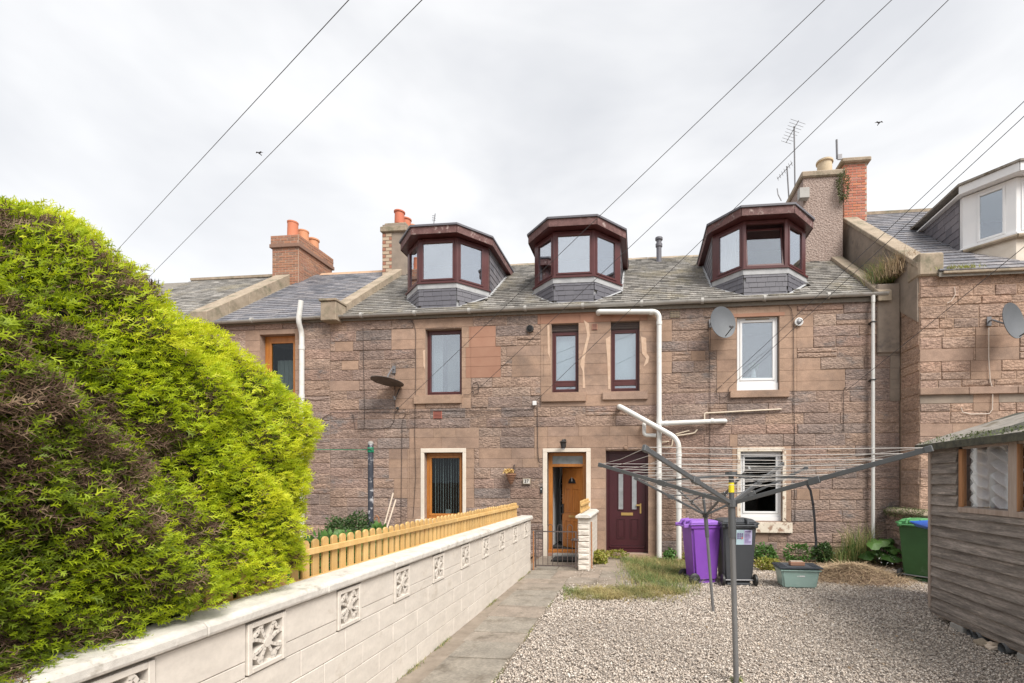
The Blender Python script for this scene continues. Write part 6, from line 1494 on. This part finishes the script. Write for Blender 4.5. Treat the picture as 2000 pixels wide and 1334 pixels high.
# ================================================================== bins (local: hinge side faces -Y)
def bin_(loc, rz, w, dp, h, mb_body, mb_lid, label, sticker=False):
    e = empty('wheelie_bin', loc, label=label, cat='wheelie bin', group='wheelie bins', rz=rz); ORG[e.name] = Vector((0, 0, 0))
    kw = dict(local=False); zb, zt = .05, h-.10; a = .78
    q = MB(); bw, bd = w*a/2, dp*.72/2; tw, td = w/2*.93, dp/2*.92
    q.hexa([(-bw, -bd+.02, zb), (bw, -bd+.02, zb), (bw, bd, zb), (-bw, bd, zb)], [(-tw, -td, zt), (tw, -td, zt), (tw, td, zt), (-tw, td, zt)])
    q.build('body', mb_body, e, bevel=.035, seg=3, smooth=True)
    q = MB(); q.hexa([(-tw-.015, -td-.015, zt-.05), (tw+.015, -td-.015, zt-.05), (tw+.015, td+.015, zt-.05), (-tw-.015, td+.015, zt-.05)], [(-tw-.02, -td-.02, zt+.005), (tw+.02, -td-.02, zt+.005), (tw+.02, td+.02, zt+.005), (-tw-.02, td+.02, zt+.005)]); q.build('rim', mb_body, e, bevel=.012)
    q = MB(); lw, ld = tw+.035, td+.035
    q.hexa([(-lw, -ld, zt+.008), (lw, -ld, zt+.008), (lw, ld+.03, zt+.008), (-lw, ld+.03, zt+.008)], [(-lw, -ld, zt+.045), (lw, -ld, zt+.045), (lw, ld+.03, zt+.045), (-lw, ld+.03, zt+.045)])
    q.hexa([(-lw+.03, -ld+.03, zt+.046), (lw-.03, -ld+.03, zt+.046), (lw-.03, ld-.02, zt+.046), (-lw+.03, ld-.02, zt+.046)], [(-lw+.09, -ld+.10, zt+.10), (lw-.09, -ld+.10, zt+.10), (lw-.1, ld-.12, zt+.09), (-lw+.1, ld-.12, zt+.09)])
    q.build('lid', mb_lid, e, bevel=.012, smooth=True, seg=2)
    q = MB(); hz_ = zt+.0
    q.tube([(-w*.36, -ld-.085, hz_), (w*.36, -ld-.085, hz_)], .016, 8)
    for s_ in (-1, 1): q.box(s_*w*.36-.02, s_*w*.36+.02, -ld-.09, -td+.01, hz_-.03, hz_+.035)
    q.build('handle', mb_lid if mb_lid is M_purpL or mb_lid is M_grnL else mb_body, e, bevel=.006)
    q = MB()
    for s_ in (-.5, .5): q.tube([(s_*w*.36, -ld-.04, zt+.02), (s_*w*.36, -ld-.02, zt+.085), (s_*w*.36, -ld+.12, zt+.10)], .02, 6)
    q.build('lid_hinge', mb_lid, e)
    for s_ in (-1, 1):
        wh = MB(); x0 = s_*(bw+.035); wh.lathe((x0-.025*1, -bd-.01, .10), [(.04,-.004),(.085,0),(.1,.01),(.1,.04),(.085,.05),(.04,.054)], 18, 'x'); whl = wh.build('wheel', M_blk, e, smooth=True)
        q = MB(); q.lathe((x0-.029 if s_ < 0 else x0+.026, -bd-.01, .10), [(.001,0),(.04,0),(.03,.005),(.001,.006)], 12, 'x'); q.build('hub_cap', M_char, whl)
    MB().tube([(-bw-.03, -bd-.01, .10), (bw+.03, -bd-.01, .10)], .012, 6).build('axle', M_aer, e)
    q = MB(); q.box(-bw*.85, bw*.85, -bd-.0, bd-.02, .0, .051); q.build('base', mb_body, e, bevel=.01)
    if sticker:
        f_ = lambda z: -(bd-.02) + (-(td)+(bd-.02))*(z-zb)/(zt-zb) - .003
        def quad(mb2, xa, xb, za, zb_, o_): mb2.add([(xa, f_(za)-o_, za), (xb, f_(za)-o_, za), (xb, f_(zb_)-o_, zb_), (xa, f_(zb_)-o_, zb_), (xa, f_(za)-o_+.002, za), (xb, f_(za)-o_+.002, za), (xb, f_(zb_)-o_+.002, zb_), (xa, f_(zb_)-o_+.002, zb_)], [(0,1,2,3),(4,7,6,5),(0,4,5,1),(1,5,6,2),(2,6,7,3),(3,7,4,0)])
        s0 = MB(); quad(s0, -.06, .20, .70, .95, .003); s0 = s0.build('sticker', M_paper, e); s1 = MB(); quad(s1, .068, .198, .702, .948, .0055); s1.build('sticker_panel', M_pap2, s0)
        s2 = MB(); rg = random.Random(2)
        quad(s2, .085, .18, .915, .93, .0085)
        for r_ in range(8): quad(s2, .08, .08+rg.uniform(.06,.105), .73+r_*.021, .738+r_*.021, .0085)
        for r_ in range(3):
            for c_ in range(3): quad(s2, -.045+c_*.035, -.02+c_*.035, .80+r_*.035, .825+r_*.035, .0085)
        s2.build('sticker_print', M_ink, s0); s3 = MB(); quad(s3, .025, .05, .80, .83, .011); s3.build('sticker_symbol', M_inkr, s0)
    return e
g1 = onG(1440,1143); bin_((g1.x, g1.y+.2, 0), R(4), .60, .70, 1.13, M_char, M_char, 'charcoal wheelie bin with a pale blue and lilac sticker', True)
g1 = onG(1379,1141); bin_((g1.x-.06, g1.y+.2, 0), R(-72), .50, .60, 1.10, M_purp, M_purpL, 'bright purple wheelie bin standing left of the charcoal one')
g1 = onG(1803,1135); bin_((g1.x+.07, g1.y+.12, 0), R(-50), .58, .74, 1.10, M_grn, M_grnL, 'green wheelie bin half hidden behind the shed corner')
p = onY(1806,1028,7.2); q = MB(); q.hexa([(p.x-.02,7.15,p.z-.06),(p.x+.6,7.1,p.z-.06),(p.x+.6,7.7,p.z-.06),(p.x+.05,7.7,p.z-.06)], [(p.x-.15,7.1,p.z+.0),(p.x+.64,7.05,p.z+.07),(p.x+.64,7.75,p.z+.07),(p.x-.05,7.75,p.z+.03)]); q.hexa([(p.x+.2,7.25,0),(p.x+.55,7.25,0),(p.x+.55,7.6,0),(p.x+.2,7.6,0)], [(p.x+.16,7.18,p.z-.061),(p.x+.58,7.18,p.z-.061),(p.x+.58,7.66,p.z-.061),(p.x+.16,7.66,p.z-.061)])
q.v = [(x_+(.24 if i_ >= 8 else .12), y_, z_) for i_, (x_, y_, z_) in enumerate(q.v)]; o = q.build('blue_bin', M_blue, bevel=.015); tag(o, 'sliver of a bright blue bin between the green bin and the shed', 'bin')

# ---- storage box and brick
g1 = onG(1564,1151); sb = empty('storage_box', (g1.x, g1.y+.2, 0), label='frosted teal plastic storage box with a dark lid on the gravel', cat='storage box')
bx_, by_ = g1.x, g1.y+.2
q = MB(); q.hexa([(bx_-.26, by_-.17, .0), (bx_+.26, by_-.17, .0), (bx_+.26, by_+.17, .0), (bx_-.26, by_+.17, .0)], [(bx_-.31, by_-.21, .33), (bx_+.31, by_-.21, .33), (bx_+.31, by_+.21, .33), (bx_-.31, by_+.21, .33)]); q.build('box_body', M_teal, sb, bevel=.03, seg=3, smooth=True)
MB().box(bx_-.325, bx_+.325, by_-.225, by_+.225, .29, .315).build('box_rim', M_teal, sb, bevel=.01)
q = MB(); q.box(bx_-.345, bx_+.345, by_-.24, by_+.24, .332, .362); q.build('lid', M_tlid, sb, bevel=.01, seg=2); q = MB()
for k in range(8):
    xx = bx_ + (-.32+k*.03 if k < 4 else .2+(k-4)*.03); MB().box(xx, xx+.015, by_-.2, by_+.2, .3625, .371).build('lid_rib', M_tlid, sb)
for k in range(3): q.box(bx_-.05+k*.03, bx_-.035+k*.05, by_-.197, by_-.19, .2, .2+.02*(k+1))
q.build('moulded_mark', M_white, sb)
q = MB(); q.box(bx_-.13, bx_+.10, by_-.10, by_+.02, .3625, .425); o = q.build('loose_brick', M_red, bevel=.008); tag(o, 'broken red brick lying on the storage box lid', 'brick')
MB().box(bx_-.12, bx_+.08, by_-.09, by_+.01, .4255, .437).build('mortar_crust', M_bm, o, bevel=.005)

# ================================================================== rotary dryers
def dryer(label, hub, up_hub, base, tips, nlines, pr=.025, jt=.48, tape=False, strap=False):
    e = empty('rotary_dryer', base, label=label, cat='rotary dryer'); base, hub, up_hub = Vector(base), Vector(hub), Vector(up_hub); ax = (hub-base).normalized()
    MB().tube([base, hub - ax*.16], pr, 14).build('lower_pole', M_alu2, e, smooth=True)
    MB().tube([hub - ax*.30, hub - ax*.0], pr*1.35, 14).build('sleeve', M_alu, e, smooth=True)
    MB().tube([hub, up_hub], pr*.92, 14).build('upper_pole', M_alu, e, smooth=True)
    MB().tube([hub - ax*.03, hub + ax*.03], pr*2.0, 12).build('lower_hub', M_blk if not tape else M_alu, e)
    MB().tube([up_hub - ax*.015, up_hub + ax*.025], pr*2.2, 12).build('upper_hub', M_alu, e)
    if tape: MB().tube([hub.lerp(up_hub, .38), hub.lerp(up_hub, .72)], pr*1.02, 14).build('yellow_tape', M_yel, e, smooth=True)
    T = [Vector(t) for t in tips]
    for t in T:
        MB().beam(hub + (t-hub).normalized()*.04, t, .018 if not tape else .022, .03 if not tape else .036).build('arm', M_alu, e, bevel=.003)
        j = hub.lerp(t, jt); MB().beam(up_hub, j + Vector((0,0,.02)), .016, .016).build('strut', M_alu, e)
        d_ = (t-hub).normalized(); MB().beam(j - d_*.045, j + d_*.045, .034, .055).build('joint', M_alu, e, bevel=.004); MB().beam(t - d_*.03, t + d_*.02, .03, .045).build('end_cap', M_alu, e, bevel=.004)
    q = MB()
    for i in range(nlines):
        f_ = .38 + .60*i/(nlines-1)
        for k in range(4):
            a, b_ = hub.lerp(T[k], f_), hub.lerp(T[(k+1) % 4], f_); a = a + Vector((0,0,.018)); b_ = b_ + Vector((0,0,.018)); m_ = (a+b_)/2 - Vector((0,0,.012+.008*math.sin(i*3+k)))
            q.tube([a, m_, b_], .0022, 4, cap=False)
    q.build('drying_line', M_line, e); return e
hub = atD(1429,983,4.14); uh = atD(1428,927,4.14); bs = onG(1438,1334); tips = [atD(1172,908,5.03), atD(1260,876,3.2), atD(1815,877,3.2), atD(1528,907,5.03)]
dryer('nearer grey rotary clothes dryer with a yellow band on its pole', hub, uh, bs, tips, 8, .024, tape=True)
hub2 = atD(1378,1006,6.37); uh2 = atD(1373,966,6.37); bs2 = onG(1393,1195); tips2 = [atD(1326,958,7.5), atD(1241,934,6.8), atD(1462,915,5.2), atD(1575,914,5.85)]
dryer('farther rotary clothes dryer leaning left before the purple bin', hub2, uh2, bs2, tips2, 6, .02)
tuftp = onG(1438,1331); tuft('weeds', (tuftp.x, tuftp.y, 0), (.03,.03), 60, .05, M_grass, 90, 'little grass tuft at the foot of the near dryer pole')
P_ = [onY(u, v, 3.45) for u, v in ((1576,946),(1583,958),(1588,985),(1591,1015),(1592,1040),(1594,1055),(1593,1068))]
st = MB(); 
for a, b_ in zip(P_[:-1], P_[1:]): st.beam(a, b_ + (b_-a)*.04, .015, .006, up=(0,1,0))
o = st.build('black_strap', M_coat); tag(o, 'black strap hanging from the right arm of the near rotary dryer', 'strap')

# ================================================================== SHED
SX, SY1, SY0, SZ0, SZ1 = 3.71, 6.49, 2.6, .17, 2.19
shed = empty('garden_shed', (SX, SY1, 0), label='weathered timber garden shed with net curtained windows', cat='shed')
rg = random.Random(7); bh = .13; z = SZ0; wins = [(5.88, 5.19), (5.07, 4.38)]
wz0, wz1 = 1.47, 2.14
while z < SZ1 - .01:
    zt_ = min(z + bh, SZ1)
    spans = [(SY0, SY1-.03)] if zt_ <= wz0 + .01 else [(5.98, SY1-.03), (SY0, 4.30)]
    for (a, b_) in spans:
        q = MB(); o_ = rg.uniform(-.002, .002)
        q.hexa([(SX+.034, a, z+.003), (SX+.034, b_, z+.003), (SX-.010+o_, b_, z+.003), (SX-.010+o_, a, z+.003)], [(SX+.034, a, zt_+.012), (SX+.034, b_, zt_+.012), (SX+.022, b_, zt_+.012), (SX+.022, a, zt_+.012)])
        q.build('board', M_board, shed, bevel=.0015)
    z += bh
MB().box(SX-.012, SX+.04, SY1-.03, SY1+.02, SZ0-.02, SZ1+.02).build('corner_trim', M_shedf, shed, bevel=.003)
b = MB(); b.box(SX+.035, SX+.06, SY0, SY1, SZ0, wz0-.02); b.box(SX+.035, SX+2.2, SY1-.02, SY1+.01, SZ0, SZ1+.1); b.box(SX+2.18, SX+2.2, SY0, SY1-.02, SZ0, SZ1); b.box(SX+.035, SX+2.2, SY0-.02, SY0, SZ0, SZ1); b.box(SX+.035, SX+2.2, SY0, SY1, SZ0-.02, SZ0+.0)
b.box(SX+.035, SX+.06, 5.98, SY1, wz0, SZ1); b.box(SX+.035, SX+.06, SY0, 4.30, wz0, SZ1); b.build('inner_lining', M_room, shed)
# gable triangle at the back
z = SZ1
q = MB(); q.prism([(SX+.03, SY1-.02, SZ1), (SX+2.2, SY1-.02, SZ1), (SX+1.1, SY1-.02, SZ1+.36)], (0, .03, 0)); q.build('gable_end', M_board, shed)
for (a, b_) in wins:
    wn = empty('window', (SX, (a+b_)/2, wz0), shed)
    q = MB(); q.box(SX-.004, SX+.05, a-.005, a+.055, wz0, wz1); q.build('side_bead', M_shedo, wn, bevel=.003)
    q = MB(); q.box(SX-.004, SX+.05, b_-.015, b_, wz0, wz1); q.box(SX-.012, SX+.05, b_-.02, a+.06, wz0-.06, wz0-.002); q.box(SX-.0, SX+.05, b_, a-.006, wz1, wz1+.04); q.build('frame', M_shedf, wn, bevel=.003)
    MB().box(SX+.02, SX+.024, b_+.001, a-.006, wz0, wz1).build('pane', glass('shed_glass', .06, (.93,.93,.93)) if 'shed_glass' not in bpy.data.materials else bpy.data.materials['shed_glass'], wn)
    # swagged lace
    ny, nz_ = 60, 60; V = []; Fs = []
    for i in range(ny):
        for j in range(nz_):
            u, v = i/(ny-1), j/(nz_-1); y = b_ + (a-b_)*u; z = wz0 + .01 + (wz1-wz0)*v
            sw = abs(math.sin(math.pi*(u*2.0+.05))); d_ = .035*math.sin((v*9.0 + sw*1.9)*math.pi*1.15 + math.sin(u*13)*.8) + .018*math.sin(v*31+u*17+sw*6) + .03*sw
            V.append((SX+.10 + d_, y, z))
    for i in range(ny-1):
        for j in range(nz_-1): Fs.append((i*nz_+j, (i+1)*nz_+j, (i+1)*nz_+j+1, i*nz_+j+1))
    q = MB(); q.add(V, Fs); q.build('lace_curtain', M_lace, wn, smooth=True)
MB().box(SX-.008, SX+.045, 5.075, 5.185, wz0-.06, wz1+.04).build('mullion', M_shedf, shed, bevel=.003)
MB().box(SX-.008, SX+.045, 4.30, 4.375, wz0-.06, wz1+.04).build('mullion', M_shedf, shed, bevel=.003)
MB().box(SX-.008, SX+.04, SY0, SY1, wz1+.042, wz1+.075).build('eaves_rail', M_shedo, shed, bevel=.004)
# roof
def sroof(side):
    x0 = SX-.10 if side < 0 else SX+2.3; q = MB(); xm = SX+1.1; zr_ = SZ1+.46; ze = SZ1+.045; yb, ya = SY1+.13, SY0-.1; ny = 26; nx = 10; V = []; Fs = []
    rs_l = random.Random(3)
    for i in range(nx+1):
        for j in range(ny+1):
            t = i/nx; y = ya + (yb-ya)*j/ny; z = ze + (zr_-ze)*t + .012*math.sin(y*3+t*4) + rs_l.uniform(-.004,.004)
            V.append((x0 + (xm-x0)*t, y, z))
    for i in range(nx):
        for j in range(ny): Fs.append((i*(ny+1)+j, (i+1)*(ny+1)+j, (i+1)*(ny+1)+j+1, i*(ny+1)+j+1))
    q.add(V, Fs); q.build('felt_roof', M_felt, shed, smooth=True)
    q = MB(); q.prism([(x0, ya, ze-.055), (x0, ya, ze-.004), (xm, ya, zr_-.006), (xm, ya, zr_-.06)], (0, yb-ya, 0)); q.build('roof_deck', M_mossy, shed)
sroof(-1); sroof(1)
q = MB(); q.box(SX-.115, SX-.1005, SY0-.1, SY1+.13, SZ1-.035, SZ1+.05); q.build('eaves_felt', M_mossy, shed, bevel=.004)
rs = np.random.RandomState(6); P = np.stack([SX-.11+rs.rand(900)*.30, rs.uniform(SY0, SY1+.1, 900), np.zeros(900)], 1); P[:, 2] = SZ1+.05+(P[:, 0]-SX+.10)*.35; leaves('moss', P, .028, M_leafM2, shed, seed=8, tone=rs.rand(900)*.6)
# bearer and supports
MB().box(SX+.012, SX+.06, SY0, SY1-.02, .08, SZ0-.005).build('bearer', M_shedf, shed, bevel=.003)
MB().box(SX+.002, SX+.03, SY0, SY1-.0, SZ0-.075, SZ0-.0).build('skirt_board', M_board, shed, bevel=.003)
for (y, lab) in ((5.99, 'concrete block under the shed near its far corner'), (4.98, 'concrete block under the shed right of the grey pipes')):
    o = MB().box(SX+.0, SX+.24, y-.11, y+.11, -.01, .079).build('concrete_block', M_conc, bevel=.01); tag(o, lab, 'block')
for (y, x_, r_, lab) in ((5.76,.0,.045,'left of the grey pipe lengths under the shed'), (5.63,-.02,.05,'middle grey pipe length under the shed'), (5.25,-.02,.055,'right of the grey pipe lengths under the shed')):
    q = MB(); V = []; 
    q.lathe((SX+x_, y, r_+.0), [(r_,0),(r_,.9),(r_-.008,.9),(r_-.008,0.001)], 18, 'x'); q.f = q.f[:-2]
    o = q.build('pipe_length', M_gpipe, smooth=True); tag(o, lab, 'pipe')
for (y, x_, lab, rz_) in ((5.50,-.05,'pale broken slate piece by the shed pipes',.4), (5.40,-.03,'thin wood offcut by the shed pipes',1.1)):
    q = MB(); q.hexa([(SX+x_-.05, y-.08, .002), (SX+x_+.05, y-.06, .002), (SX+x_+.06, y+.07, .002), (SX+x_-.03, y+.08, .002)], [(SX+x_-.05, y-.08, .022), (SX+x_+.05, y-.06, .05), (SX+x_+.06, y+.07, .06), (SX+x_-.03, y+.08, .03)]); o = q.build('offcut', M_stick if rz_ > 1 else M_skew, bevel=.003); tag(o, lab, 'offcut')
q = MB(); q.hexa([(SX-.03,5.36,.05),(SX+.1,5.36,.05),(SX+.1,5.54,.0),(SX-.03,5.54,.0)], [(SX-.03,5.36,.075),(SX+.1,5.36,.075),(SX+.1,5.54,.025),(SX-.03,5.54,.025)]); o = q.build('offcut', M_stick); tag(o, 'sloping wood batten end under the shed', 'offcut')
